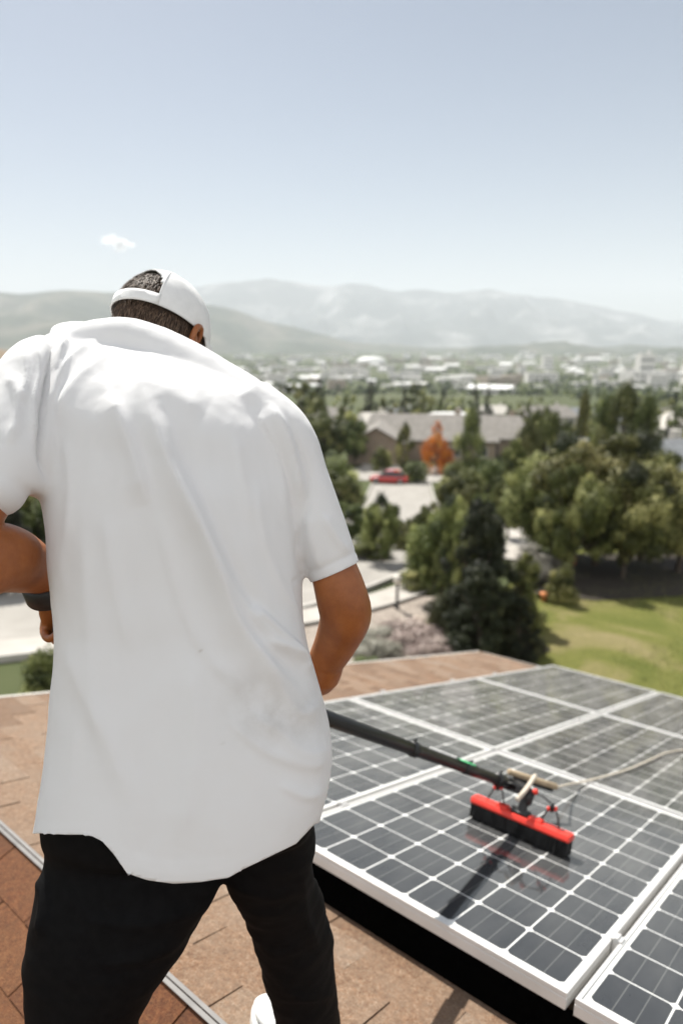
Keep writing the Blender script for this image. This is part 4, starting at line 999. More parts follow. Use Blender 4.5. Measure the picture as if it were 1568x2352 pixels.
def plant(key, x, y, w, h, label, group=None, rz=None, sink=0.0):
    pr = proto(key)
    if pr[1]: o = copy_tree(pr[0])
    else: o = pr[0]; pr[1] = True
    z = gz(x, y); o.location = (x, y, z-sink); o.scale = (w, w, h); o.rotation_euler = (0, 0, random.uniform(0, 6.28) if rz is None else rz)
    tag(o, label, CATS[TREES[key][0]], group); TC[0] += 1; return o
def tree_at(key, px, top, y, wpx, label, group=None, hmul=1.0):
    """px: column, top: row of the crown's tip, y: metres out, wpx: crown width in survey pixels"""
    el = math.tan(-PITCH+math.atan((1176-top)/F)); depth = y*cos(PITCH)*(1-el*tan(PITCH))
    x = (px-784)/F*depth; zt = CZ+el*y; g = gz(x, y); h = max(zt-g, .4)
    return plant(key, x, y, wpx/F*depth*1.32, h*1.02, label, group)
for a in [
    ('b1', 1290, 1010, 27.5, 220, 'leafy green tree at the left end of the row standing over the lawn'),
    ('b2', 1395, 985, 25.5, 270, 'tallest leafy tree in the middle of the row over the lawn'),
    ('b1', 1500, 1005, 27, 240, 'leafy tree on the right side of the row over the lawn'),
    ('b2', 1590, 1050, 24.5, 210, 'leafy tree cut by the right edge of the picture above the lawn'),
    ('b3', 1232, 1085, 30, 130, 'smaller leafy tree beside the left end of the lawn row'),
    ('t1', 1440, 876, 58, 120, 'tall bright green tree rising highest behind the lawn trees'),
    ('t2', 1395, 905, 60, 90, 'pale green upright tree just left of the highest one behind the lawn trees'),
    ('t1', 1492, 905, 56, 90, 'green upright tree just right of the highest one behind the lawn trees'),
    ('b3', 1262, 918, 62, 110, 'round olive tree behind the left end of the lawn row'),
    ('t2', 1345, 885, 74, 50, 'narrow dark green tree between the round olive and the tall trees'),
    ('t1', 1215, 965, 52, 95, 'green tree right of the grey roofed house, in front of the round olive tree'),
    ('j1', 1185, 1000, 48, 105, 'dense dark green tree at the end of the drive, right of the orange tree'),
    ('t2', 1085, 930, 78, 80, 'upright grey green tree in front of the long roof, right of the orange tree'),
    ('o1', 1005, 965, 84, 80, 'orange autumn tree in front of the grey roofed house'),
    ('jd', 1112, 1145, 17.6, 215, 'tall dark juniper in the middle ground above the roof corner'),
    ('b1', 1022, 1150, 20.5, 150, 'olive green tree leaning against the left side of the dark juniper'),
    ('j1', 1212, 1262, 18.2, 110, 'lighter green tree touching the right side of the dark juniper'),
    ('jd', 1110, 1290, 16.2, 190, 'low spreading dark evergreen at the foot of the tall juniper'),
    ('jd', 1195, 1370, 16.0, 120, 'low dark evergreen reaching onto the lawn beside the juniper'),
    ('b2', 1335, 1060, 23.5, 170, 'leafy tree pushed forward at the left end of the lawn row'),
    ('b1', 1455, 1075, 23.6, 190, 'low branched leafy tree at the front of the lawn row'),
    ('b2', 1085, 1120, 19.6, 135, 'ragged green crown rising behind the dark juniper'),
    ('b3', 1175, 1090, 33, 75, 'small leafy tree in the gap between the juniper and the lawn trees'),
    ('s1', 940, 1190, 30, 90, 'olive shrub on the kerb between the road and the juniper'),
    ('b3', 770, 1075, 44, 110, 'pale green tree beside the sleeve, nearer than the rounded shrub'),
    ('b3', 1060, 1085, 31, 120, 'olive leafy tree behind the tree left of the juniper'),
    ('s4', 850, 1225, 27, 110, 'low green hedge shrub beside the road, right of the sleeve'),
    ('s1', 960, 1290, 22, 110, 'olive shrub at the foot of the tree left of the juniper'),
    ('b3', 992, 1150, 24, 110, 'open leafy tree between the road and the dark juniper'),
    ('b1', 880, 1140, 26, 85, 'loose green street tree just right of the sleeve'),
    ('b3', 800, 1150, 30, 95, 'pale leafy tree partly behind the right sleeve'),
    ('s2', 1238, 1225, 23, 95, 'silver grey shrub between the juniper and the lawn trees'),
    ('s1', 1290, 1290, 20.5, 70, 'small light green shrub on the corner of the lawn'),
    ('s1', 790, 1045, 48, 110, 'rounded pale green shrub beside the road left of the red car'),
    ('b3', 742, 940, 92, 130, 'round green tree left of the grey roofed house'),
    ('s1', 880, 1022, 86, 50, 'small olive bush in front of the gable of the grey roofed house'),
    ('t2', 930, 965, 80, 50, 'slim olive tree in front of the garage wing, left of the orange tree'),
    ('b3', 815, 955, 90, 60, 'round tree covering the left end of the grey roofed house'),
    ('s4', 1130, 1035, 62, 80, 'bright green bush right of the grey roofed house'),
    ('s4', 960, 1050, 74, 60, 'green bush in the front garden beneath the orange tree'),
    ('s1', 1040, 1052, 66, 80, 'olive bush beside the drive right of the red car'),
    ('s1', 1080, 1068, 56, 90, 'wide olive bush beside the drive nearer than the others'),
    ('s3', 935, 1415, 17.0, 150, 'dusty pink flowering shrub at the road end of the gravel bed'),
    ('s3', 1000, 1450, 15.8, 110, 'dusty pink flowering shrub beside the dark evergreen'),
    ('s2', 865, 1440, 16.4, 120, 'pale grey shrub near the bent elbow'),
    ('s4', 845, 1500, 14.8, 70, 'small green plant in the gravel bed by the roof edge'),
    ('s1', 85, 1478, 13.0, 130, 'green bush below the roof edge at the left of the man'),
    ('b3', 70, 1085, 25, 210, 'leafy tree seen under the left sleeve'),
    ('jd', 15, 1165, 22, 170, 'dark evergreen seen above the left forearm'),
    ('b1', -80, 1040, 24, 230, 'leafy tree hidden mostly by the left sleeve'),
    ('so', 1560, 1030, 30, 40, 'orange bush at the right edge among the green trees'),
    ('s1', 1010, 1400, 17.6, 60, 'small olive shrub left of the pale boulder'),
]: tree_at(*a)
for px, top, y, w, k, lab in [
    (690, 868, 150, 105, 'f1', 'broad tree rising just right of the man’s shoulder'), (640, 872, 165, 60, 'f4', 'green tree touching the shoulder line of the shirt'),
    (735, 866, 180, 50, 'f3', 'dark pointed conifer beside the broad tree at the shoulder'), (790, 893, 140, 75, 'f4', 'olive tree left of the far grey roof'),
    (852, 873, 190, 46, 'f3', 'dark narrow conifer behind the far grey roof'), (895, 905, 150, 60, 'f1', 'round green tree between the far roofs'),
    (930, 890, 160, 44, 'f3', 'dark conifer just left of the bright white roof'), (962, 870, 200, 62, 'f1', 'dark round tree behind the bright white roof'),
    (1018, 893, 260, 34, 'f3', 'small conifer above the bright white roof'), (1092, 878, 230, 32, 'f3', 'left one of the two slim dark conifers'),
    (1122, 884, 220, 30, 'f3', 'right one of the two slim dark conifers'), (1170, 928, 120, 40, 'f3', 'small dark conifer at the end of the long roof'),
    (1060, 905, 190, 60, 'f4', 'olive tree behind the right end of the bright white roof'), (590, 880, 170, 70, 'f1', 'green tree half hidden by the shoulder')]:
    tree_at(k, px, top, y, w, lab)
r = np.random.default_rng(77); placed = []
KEEP = [(-4, 60, 14, 118), ]
tries = 0
while len(placed) < 150 and tries < 6000:
    tries += 1; y = 62*(420/62)**r.random(); x = r.uniform(-.62, .66)*y*1.1
    if -6 < x < 17 and y < 84: continue
    if -3 < x < 40 and 84 < y < 150 and y-84 < 66: continue
    if 5 < x < 30 and y < 90: continue
    if any((x-a)**2+(y-b)**2 < (3.2+y*.012)**2 for a, b in placed): continue
    placed.append((x, y)); k = r.choice(['f1', 'f2', 'f3', 'f4', 'f1', 'f4']); h = r.uniform(5.5, 10.5); w = h*(r.uniform(.7, .95) if k in ('f1', 'f4') else r.uniform(.32, .5))
    lab = {'f1': 'mid green round tree among the houses below', 'f2': 'olive upright tree among the houses below', 'f3': 'dark conifer among the houses below', 'f4': 'olive round tree among the houses below'}[k]
    plant(k, x, y, w, h, lab, {'f1': 'round green trees between the houses', 'f2': 'upright trees between the houses', 'f3': 'conifers between the houses', 'f4': 'olive trees between the houses'}[k])
# woodland of the valley floor, one mass
n = 9000; y = 400*(6500/400)**r.random(n); x = r.uniform(-.7, .75, n)*y*1.05
q = np.stack([x/260, y/420, 0*x], 1); keep = fbm(q, 3, 31) > -.02; x, y = x[keep], y[keep]; n = len(x); z = hz(x, y)
hh = r.uniform(4, 8, n)*(1+.5*(y > 2500)); m = 16
c = np.repeat(np.stack([x, y, z+hh*.55], 1), m, 0); H = np.repeat(hh, m); d = r.normal(size=(n*m, 3)); d /= np.linalg.norm(d, axis=1)[:, None]
c = c+d*(H*.42)[:, None]*np.array([1, 1, .9]); nn = d+r.normal(size=d.shape)*.4; nn /= np.linalg.norm(nn, axis=1)[:, None]
a = np.cross(nn, r.normal(size=d.shape)); a /= np.linalg.norm(a, axis=1)[:, None]; b = np.cross(nn, a); sz = (H*.30)[:, None]
me = np_mesh('woodland', np.stack([c-a*sz, c+b*sz, c+a*sz, c-b*sz], 1).reshape(-1, 3), np.arange(n*m*4).reshape(-1, 4), M['leaf2']); fattr(me, 'tone', np.clip(np.repeat(r.normal(.35, .2, n), m)+r.normal(0, .1, n*m), 0, 1))
tag(link('woodland', me), 'distant green woodland covering the valley floor between the town buildings', 'woodland', kind='stuff')
# lawn blades near enough to read
n = 26000; gx = r.uniform(3.5, 20, n); gy = r.uniform(12.5, 29, n); gzv = hz(gx, gy)+.05; a = r.uniform(0, pi, n); hgt = r.uniform(.03, .08, n); w = .012
ok = (gy > 12.5+0*gx) & (gx < 6.5+1.2*(gy-8)) & (gx > 1.5+.33*(gy-10)) & (fbm(np.stack([gx/3, gy/3, 0*gx], 1), 3, 91) > -.05); gx, gy, gzv, a, hgt = [q[ok] for q in (gx, gy, gzv, a, hgt)]
bs = np.stack([gx, gy, gzv], 1); dd = np.stack([np.cos(a)*w, np.sin(a)*w, 0*a], 1); tp = bs+np.stack([r.normal(0, .02, len(a)), r.normal(0, .02, len(a)), hgt], 1)
me = np_mesh('grass', np.stack([bs-dd, bs+dd, tp], 1).reshape(-1, 3), np.arange(len(a)*3).reshape(-1, 3), M['leaf2']); fattr(me, 'tone', r.uniform(.4, 1, len(a)))
tag(link('grass', me), 'short green grass tufts on the sunny lawn', 'grass', kind='stuff')

# ------------------------------------------------------------------ houses and other buildings
M['roof_grey'] = mottled('grey brown shingle roof', (.20, .185, .165), (.29, .27, .245), 1.3, .95, .01)
M['roof_blue'] = mottled('blue grey shingle roof', (.17, .18, .19), (.25, .26, .27), 1.3, .95, .01)
M['roof_white'] = mottled('white metal roof', (.66, .66, .64), (.76, .76, .74), .8, .6)
M['stucco'] = mottled('brown grey stucco', (.24, .19, .145), (.31, .25, .195), 2, .95, .004)
M['siding'] = mottled('pale siding', (.45, .42, .37), (.55, .52, .47), 2, .8)
M['pane'] = mottled('dark window glass', (.02, .024, .028), (.04, .045, .05), 1, .12)
M['trim'] = mottled('white painted trim', (.55, .54, .51), (.64, .63, .60), 4, .6)
def house_thing(name, x, y, L, Wd, wh, rh, rz, roof, wall, label, wing=None, hip=0.0, group=None, cat='house'):
    t = empty(name, (x, y, gz(x, y)-.1), rz); R_ = Matrix.Rotation(rz, 3, 'Z'); o = Vector(t.location)
    def T(p): q = R_ @ Vector(p); return tuple(o+q)
    mb = MB(); mb.box((-L/2, -Wd/2, -1.5), (L/2, Wd/2, wh), T)
    for sx in (-1, 1): mb.add([T((sx*L/2, -Wd/2, wh)), T((sx*L/2, Wd/2, wh)), T((sx*L/2*(1-hip*.99), 0, wh+rh*.96))], [(0, 1, 2)])
    mb.build('wall', wall, t)
    def roofm(cx, cy, L, Wd, z, rh, hip, alongy=False):
        ov = .5; a, b = L/2+ov, Wd/2+ov; dz = -rh*ov/(Wd/2); h = L/2*(1-hip)+ov*(hip == 0)
        V = []
        for th in (.14, 0.0): V += [(-a, -b, dz+th), (a, -b, dz+th), (a, b, dz+th), (-a, b, dz+th), (-h, 0, rh+th), (h, 0, rh+th)]
        fs = [(0, 1, 5, 4), (2, 3, 4, 5), (1, 2, 5), (3, 0, 4)] if hip else [(0, 1, 5, 4), (2, 3, 4, 5)]
        fs += [tuple(i+6 for i in reversed(f)) for f in fs]; fs += [(0, 6, 7, 1), (2, 8, 9, 3)]+([(1, 7, 8, 2), (3, 9, 6, 0)] if hip else [(1, 7, 11, 5), (5, 11, 8, 2), (3, 9, 10, 4), (4, 10, 6, 0)])
        if alongy: V = [(-p[1], p[0], p[2]) for p in V]
        mb = MB(); mb.add([T((cx+p[0], cy+p[1], z+p[2])) for p in V], fs); return mb.build('roof', roof, t)
    ro = roofm(0, 0, L, Wd, wh, rh, hip)
    if hip < .9:
        mb = MB(); mb.box((L*.2, Wd*.08, wh+rh*.4), (L*.2+.9, Wd*.08+.7, wh+rh+.8), T); mb.build('chimney', wall, ro)
    fy = -Wd/2
    def win(cx, w_, z0, h_, fy, sgn=-1):
        mb = MB(); e = .10; d0, d1 = (fy-.05, fy+.02)
        for lo, hi in (((cx-w_/2-e, d0, z0-e), (cx+w_/2+e, d1, z0)), ((cx-w_/2-e, d0, z0+h_), (cx+w_/2+e, d1, z0+h_+e)), ((cx-w_/2-e, d0, z0), (cx-w_/2, d1, z0+h_)), ((cx+w_/2, d0, z0), (cx+w_/2+e, d1, z0+h_)), ((cx-.03, d0, z0), (cx+.03, d1, z0+h_))): mb.box(lo, hi, T)
        f = mb.build('window', M['trim'], t); mb = MB(); mb.box((cx-w_/2, fy-.02, z0), (cx+w_/2, fy+.01, z0+h_), T); mb.build('pane', M['pane'], f)
    wx = None
    if wing:
        cx, ww, out = wing; wy = -Wd/2-out
        mb = MB(); mb.box((cx-ww/2, wy, -1.5), (cx+ww/2, -Wd/2, wh-.05), T); mb.add([T((cx-ww/2, wy+.002, wh-.05)), T((cx+ww/2, wy+.002, wh-.05)), T((cx, wy+.002, wh+rh*.72))], [(0, 1, 2)]); mb.build('wing_wall', wall, t)
        roofm(cx, wy+(Wd/2+out)/2+.2, Wd/2+out+.4, ww, wh-.05, rh*.75, 0, True)
        mb = MB(); mb.box((cx-ww*.32, wy-.04, 0), (cx+ww*.32, wy+.02, 2.3), T)
        mb.build('garage_door', wall, t)
        wx = (cx-ww/2-.6, cx+ww/2+.6)
    k = max(2, int(L/3.6))
    for i in range(k):
        cx = -L/2+L*(i+.5)/k
        if wx and wx[0] < cx < wx[1]: continue
        if i == k//2:
            mb = MB(); mb.box((cx-.5, fy-.03, 0), (cx+.5, fy+.02, 2.1), T); mb.build('door', M['pane'], t); continue
        win(cx, 1.5, 1.0, 1.3, fy)
    return tag(t, label, cat, group)
def hx(px, y): return (px-784)/F*y*1.0
house_thing('house', hx(985, 100), 101, 19.5, 10, 3.4, 3.0, radians(-8), M['roof_grey'], M['stucco'], 'long low house with grey brown roof behind the orange tree', (-7.0, 8.0, 5.5), 0.12)
house_thing('house', hx(1160, 99)+.5, 108, 11, 9, 3.2, 2.8, radians(-12), M['roof_grey'], M['stucco'], 'right hand low house whose grey roof adjoins the long one', None, .3)
house_thing('building', hx(1030, 150), 150, 9.5, 10, 3.5, 1.1, radians(3), M['roof_white'], M['trim'], 'building with the bright white roof above the long grey roof', None, .35, cat='building')
house_thing('house', hx(858, 140), 140, 7, 8, 3.0, 2.0, radians(10), M['siding'], M['siding'], 'pale roofed house between trees, left of the bright white roof', None, .2)
house_thing('house', hx(1500, 58)+1, 59, 11, 9, 3.2, 2.6, radians(14), M['roof_blue'], M['siding'], 'house with blue grey roof among the trees at the right edge', None, .25)
house_thing('house', hx(1345, 68), 70, 8, 8, 3.0, 2.4, radians(-6), M['roof_blue'], M['siding'], 'blue grey roofed house half hidden behind the lawn trees', None, .2)
house_thing('house', hx(700, 118), 120, 12, 9, 3.0, 2.5, radians(6), M['roof_grey'], M['siding'], 'grey roofed house right beside the man’s shoulder', None, .2)
for i, (px, y, rz) in enumerate([(520, 110, 5), (380, 125, -8), (150, 95, 12), (-40, 120, 0), (1440, 160, 8), (1600, 130, -10), (1250, 190, 5), (620, 200, -4), (300, 210, 9), (1520, 230, 0), (920, 240, 3), (1130, 260, -6), (760, 270, 5), (1330, 290, 7), (1660, 250, 0)]):
    house_thing('house', hx(px, y), y, random.uniform(11, 15), 9, 3.1, 2.6, radians(rz), M[['roof_grey', 'roof_blue', 'siding'][i % 3]], M['siding'], ['grey roofed house among trees down the slope', 'blue grey roofed house among trees down the slope', 'pale roofed house among trees down the slope'][i % 3], None, .2,
                ['grey roofed houses down the slope', 'blue roofed houses down the slope', 'pale roofed houses down the slope'][i % 3])
# town in the valley: low blocks, each its own object
M['town_wall'] = mottled('pale town wall', (.60, .58, .55), (.74, .72, .69), .05, .9)
M['town_roof'] = mottled('white flat roof', (.74, .74, .72), (.86, .86, .84), .05, .8)
M['town_dark'] = mottled('grey flat roof', (.24, .24, .235), (.34, .34, .33), .05, .9)
M['town_tan'] = mottled('tan town wall', (.34, .28, .22), (.42, .36, .29), .05, .9)
M['town_green'] = mottled('green metal roof', (.06, .17, .14), (.08, .21, .17), .05, .7)
def block(wm, rm, kind, floors):
    mb = MB(); H = 1.0
    mb.box((-.5, -.5, -.5), (.5, .5, H), m=0)
    if kind == 'flat':
        for lo, hi in (((-.5, -.5, H), (.5, -.47, H+.08)), ((-.5, .47, H), (.5, .5, H+.08)), ((-.5, -.47, H), (-.47, .47, H+.08)), ((.47, -.47, H), (.5, .47, H+.08)), ((.1, -.2, H+.004), (.3, .1, H+.22)), ((-.35, .1, H+.004), (-.2, .25, H+.15))): mb.box(lo, hi, m=0)
        mb.add([(-.47, -.47, H+.003), (.47, -.47, H+.003), (.47, .47, H+.003), (-.47, .47, H+.003)], [(0, 1, 2, 3)], 1)
    elif kind == 'gable':
        mb.add([(-.53, -.54, H-.02), (.53, -.54, H-.02), (.53, 0, H+.5), (-.53, 0, H+.5), (-.53, .54, H-.02), (.53, .54, H-.02)], [(0, 1, 2, 3), (3, 2, 5, 4)], 1); mb.add([(-.5, -.5, H), (-.5, .5, H), (-.5, 0, H+.48), (.5, -.5, H), (.5, .5, H), (.5, 0, H+.48)], [(0, 2, 1), (3, 4, 5)], 0)
    for f in range(floors):
        z0 = (f+.35)/floors*H; z1 = (f+.72)/floors*H; k = 7
        for i in range(k):
            x0 = -.46+.92*i/k+.02; x1 = x0+.92/k-.05
            mb.add([(x0, -.503, z0), (x1, -.503, z0), (x1, -.503, z1), (x0, -.503, z1)], [(0, 1, 2, 3)], 2)
    me = mb.build('town_building', [wm, rm, M['pane']]); return me
TB = [(block(M['town_wall'], M['town_roof'], 'flat', 1), 'low white flat roofed building in the valley town', 'white flat roofed town buildings'),
      (block(M['town_wall'], M['town_roof'], 'gable', 1), 'low building with pale pitched roof in the valley town', 'pale pitched town buildings'),
      (block(M['town_tan'], M['town_dark'], 'flat', 2), 'tan building with grey flat roof in the valley town', 'tan town buildings'),
      (block(M['town_wall'], M['town_dark'], 'flat', 3), 'pale three storey building with grey roof in the valley town', 'pale three storey town buildings')]
r = np.random.default_rng(5); used = [False]*4; occ = []; cnt = 0; tries = 0
SPECIAL = [(850, 2650, 100)]
while cnt < 270 and tries < 20000:
    tries += 1; py = 817+(905-817)*r.random()**1.15; px = r.uniform(-250, 1700) if r.random() < .25 else r.uniform(540, 1600)
    if py > 885 and r.random() < .6: continue
    x, y, z = ground_at(px, py, 300, 12000)
    if y < 520 or y > 7500: continue
    w = min(max(r.lognormal(3.25, .45), 13), 85)*(1+.35*(y > 2500)); d = w*r.uniform(.4, .9)
    if any((x-a)**2+(y-b)**2 < (.62*(w+c))**2 for a, b, c in occ): continue
    occ.append((x, y, w)); k = int(r.choice(4, p=[.45, .25, .12, .18])); hgt = {0: r.uniform(4, 8), 1: r.uniform(4, 7), 2: r.uniform(7, 11), 3: r.uniform(9, 18)}[k]*(1+.4*(y > 2500))
    o = TB[k][0] if not used[k] else TB[k][0].copy()
    if used[k]: COL.objects.link(o)
    used[k] = True; o.location = (x, y, z+.1); o.scale = (w, d, hgt); o.rotation_euler = (0, 0, radians(r.normal(0, 14))); tag(o, TB[k][1], 'building', TB[k][2]); cnt += 1
# landmark buildings of the town
def dome_hall(px, py, w, h, name, label):
    x, y, z = ground_at(px, py, 300, 9000); t = empty(name, (x, y, z)); mb = MB(); n = 40
    V = []; 
    for zz, k in ((-6, 1), (h*.35, 1), (h*.36, 1.03), (h*.42, 1.03)): V += [(x+cos(2*pi*i/n)*w/2*k, y+sin(2*pi*i/n)*w/2*k*.8, z+zz) for i in range(n)]
    mb.add(V, [(q*n+i, q*n+(i+1) % n, (q+1)*n+(i+1) % n, (q+1)*n+i) for q in range(3) for i in range(n)]); mb.build('wall', M['town_wall'], t)
    mb = MB(); V = []; m = 9
    for q in range(m):
        e = pi/2*q/m; V += [(x+cos(2*pi*i/n)*w/2*cos(e)*(1+.006*(i % 2)), y+sin(2*pi*i/n)*w/2*.8*cos(e), z+h*.42+h*.58*sin(e)) for i in range(n)]
    V.append((x, y, z+h)); mb.add(V, [(q*n+i, q*n+(i+1) % n, (q+1)*n+(i+1) % n, (q+1)*n+i) for q in range(m-1) for i in range(n)]+[((m-1)*n+i, (m-1)*n+(i+1) % n, m*n) for i in range(n)]); mb.build('roof', M['roof_white'], t, smooth=True)
    return tag(t, label, 'arena')
dome_hall(852, 838, 95, 26, 'arena', 'large arena with a white domed roof on the far side of the town')
x, y, z = ground_at(790, 860, 300, 9000)
house_thing('warehouse', x, y, 62, 22, 8, 3, radians(4), M['town_green'], M['town_wall'], 'long warehouse with a dark green roof below the domed arena', None, .1, cat='warehouse')
for px, py, hgt, lab in ((1476, 872, 40, 'pale tower block at the right, taller than the town around it'), (1255, 848, 30, 'grey block right of centre, taller than the town around it')):
    x, y, z = ground_at(px, py, 300, 9000); o = TB[3][0].copy(); COL.objects.link(o); o.location = (x, y, z); o.scale = (26, 20, hgt); tag(o, lab, 'tower block'); o.pop('group', None) if 'group' in o else None
    del_ = o.get('group')
    if del_ is not None: del o['group']
    o.name = 'tower_block'

# ------------------------------------------------------------------ cars, lamp post, boulder
M['car_red'] = mottled('red car paint', (.42, .018, .014), (.46, .022, .018), 2, .25); M['car_red'].node_tree.nodes['Principled BSDF'].inputs['Coat Weight'].default_value = 1
M['car_blue'] = mottled('dark blue car paint', (.03, .04, .06), (.04, .05, .075), 2, .25); M['car_silver'] = mottled('silver car paint', (.5, .5, .5), (.56, .56, .56), 2, .3)
M['tyre'] = mottled('tyre rubber', (.012,)*3, (.02,)*3, 10, .85); M['rim'] = mottled('wheel rim', (.4,)*3, (.5,)*3, 10, .35, 0, .8)
M['lampglass'] = mottled('head lamp glass', (.6, .6, .6), (.7, .7, .7), 5, .1)
def car(x, y, rz, paint, label):
    z = gz(x, y)+.075; t = empty('parked_car', (x, y, z), rz); R_ = Matrix.Rotation(rz, 3, 'Z'); o = Vector(t.location)
    def T(p): return tuple(o+R_ @ Vector(p))
    st = [(-2.22, .70, .45, .62), (-2.12, .82, .30, .80), (-1.5, .88, .22, .90), (-.6, .90, .20, .93), (.6, .90, .20, .92), (1.3, .89, .20, .84), (1.9, .84, .24, .74), (2.18, .70, .34, .62)]
    rings = []
    for x_, w, z0, z1 in st: rings.append([(x_, -w*.92, z0), (x_, -w, z0+.12), (x_, -w, (z0+z1)/2), (x_, -w*.96, z1-.06), (x_, -w*.84, z1), (x_, w*.84, z1), (x_, w*.96, z1-.06), (x_, w, (z0+z1)/2), (x_, w, z0+.12), (x_, w*.92, z0)])
    rr = catmull(np.array(rings).reshape(8, -1), 4).reshape(-1, 10, 3); mb = MB(); n = 10; V = [T(p) for q in rr for p in q]; k = len(rr)
    mb.add(V, [(i*n+j, i*n+(j+1) % n, (i+1)*n+(j+1) % n, (i+1)*n+j) for i in range(k-1) for j in range(n)]+[tuple(range(n))[::-1], tuple(range((k-1)*n, k*n))]); body = mb.build('body', paint, t, smooth=True)
    gh = [(-1.75, .74, .88, .90), (-1.15, .66, .88, 1.36), (-.1, .66, .88, 1.42), (.35, .66, .88, 1.36), (1.15, .74, .82, .86)]
    mb = MB(); V = []
    for x_, w, z0, z1 in gh: V += [T((x_, -.80, z0)), T((x_, -w+.06, z1)), T((x_, w-.06, z1)), T((x_, .80, z0))]
    mb.add(V, [(i*4+j, i*4+j+1, (i+1)*4+j+1, (i+1)*4+j) for i in range(4) for j in (0, 2)]+[(1, 2, 6, 5), (13, 14, 18, 17), (9, 10, 14, 13)]); mb.build('window', M['pane'], t)
    mb = MB(); V = []
    for x_, w, z1 in ((-1.22, .63, 1.37), (-.6, .64, 1.43), (-.1, .64, 1.45), (.42, .63, 1.37)): V += [T((x_, -w, z1)), T((x_, w, z1))]
    mb.add(V, [(0, 1, 3, 2), (2, 3, 5, 4), (4, 5, 7, 6)]); ro = mb.build('roof', paint, t); ro.modifiers.new('t', 'SOLIDIFY').thickness = .04
    for x_ in (-1.35, 1.35):
        for sy in (-1, 1):
            mb = MB(); mb.tube([T((x_, sy*.72, .33)), T((x_, sy*.74, .33)), T((x_, sy*.90, .33)), T((x_, sy*.92, .33))], [.29, .33, .33, .29], 22); wq = mb.build('wheel', M['tyre'], t, smooth=False)
            mb = MB(); mb.tube([T((x_, sy*.90, .33)), T((x_, sy*.925, .33))], [.20, .19], 16); mb.build('rim', M['rim'], wq)
    for sy in (-1, 1):
        mb = MB(); mb.ball(T((2.08, sy*.60, .60)), (.10, .13, .06), 12, 8); mb.build('headlight', M['lampglass'], t, smooth=True)
        mb = MB(); mb.ball(T((-2.14, sy*.62, .68)), (.06, .14, .06), 12, 8); mb.build('taillight', M['red'], t, smooth=True)
    return tag(t, label, 'car')
gx_, gy_, _ = ground_at(893, 1112); car(gx_, gy_, radians(168), M['car_red'], 'red car parked on the street in front of the grey roofed house')
lx, ly, lz = ground_at(911, 1402); M['iron'] = mottled('dark painted iron', (.015,)*3, (.03,)*3, 20, .5); M['opal'] = mottled('pale lamp cap', (.62, .58, .50), (.70, .66, .58), 10, .5)
t = empty('garden_lamp', (lx, ly, lz)); mb = MB(); mb.tube([(lx, ly, lz-.2), (lx, ly, lz+.12), (lx, ly, lz+.14), (lx, ly, lz+.85), (lx, ly, lz+.92)], [.09, .08, .05, .045, .09], 14); mb.build('post', M['iron'], t, smooth=True)
mb = MB(); mb.tube([(lx, ly, lz+.92), (lx, ly, lz+1.02), (lx, ly, lz+1.16), (lx, ly, lz+1.20)], [.10, .14, .12, .05], 16); mb.build('lamp_shade', M['opal'], t, smooth=True); tag(t, 'short dark lamp post with a pale cap beside the road', 'lamp post')
def rock(px, py, sx, sz, mat, label, seed):
    x, y, z = ground_at(px, py); me = bpy.data.meshes.new('boulder'); bm = bmesh.new(); bmesh.ops.create_icosphere(bm, subdivisions=4, radius=1)
    co = np.array([v.co[:] for v in bm.verts]); k = 1+fbm(co*1.3, 4, seed)*.5
    for v, q in zip(bm.verts, co*k[:, None]*np.array([sx, sx*.8, sz])): v.co = (q[0], q[1], q[2])
    bm.to_mesh(me); bm.free(); me.shade_smooth(); me.materials.append(mat); o = link('boulder', me); o.location = (x, y, z+sz*.3); return tag(o, label, 'boulder')
M['rock'] = mottled('pinkish sandstone', (.42, .33, .26), (.60, .50, .42), 5, .95, .01)
rock(1108, 1432, .28, .28, M['rock'], 'pale pinkish boulder in front of the dark evergreen', 3)
rock(960, 1430, .22, .15, M['rock'], 'small pinkish boulder in the gravel bed', 8)
def pot(px, py, h, label):
    x, y, z = ground_at(px, py); t = MB(); t.tube([(x, y, z-.02), (x, y, z+.01), (x, y, z+h*.8), (x, y, z+h*.82), (x, y, z+h), (x, y, z+h*.96), (x, y, z+h*.5)], [h*.28, h*.30, h*.40, h*.46, h*.46, h*.38, h*.30], 18)
    return tag(t.build('plant_pot', M['terra'], None, smooth=True), label, 'plant pot')
M['terra'] = mottled('orange terracotta', (.52, .18, .06), (.62, .24, .09), 9, .85)
pot(1312, 1302, .42, 'orange terracotta pot at the shaded end of the lawn'); pot(1248, 1385, .34, 'orange terracotta pot on the lawn edge beside the dark evergreen')

# ------------------------------------------------------------------ small cloud beyond the haze, and the haze itself
el = math.tan(-PITCH+math.atan((1176-560)/F)); Dc = 12500; me = bpy.data.meshes.new('cloud'); bm = bmesh.new(); r = np.random.default_rng(2)
for i in range(16):
    q = r.normal(size=3)*np.array([.40, .3, .22]); R_ = r.uniform(.22, .5)*(1-.35*min(1, abs(q[0])))
    bmesh.ops.create_icosphere(bm, subdivisions=4, radius=R_, matrix=Matrix.Translation(q))
co = np.array([v.co[:] for v in bm.verts]); dd = fbm(co*4, 4, 5)*.10
for v, k in zip(bm.verts, dd): v.co = v.co+v.normal*k
bm.to_mesh(me); bm.free(); me.shade_smooth(); c = link('cloud', me); c.location = ((272-784)/F*Dc*cos(PITCH)*(1-el*tan(PITCH)), Dc, CZ+el*Dc); c.scale = (265, 240, 225)
N = Nt('cloud vapour'); N.set(Base_Color=(.93, .93, .93), Roughness=1.0); N.b.inputs['Specular IOR Level'].default_value = 0
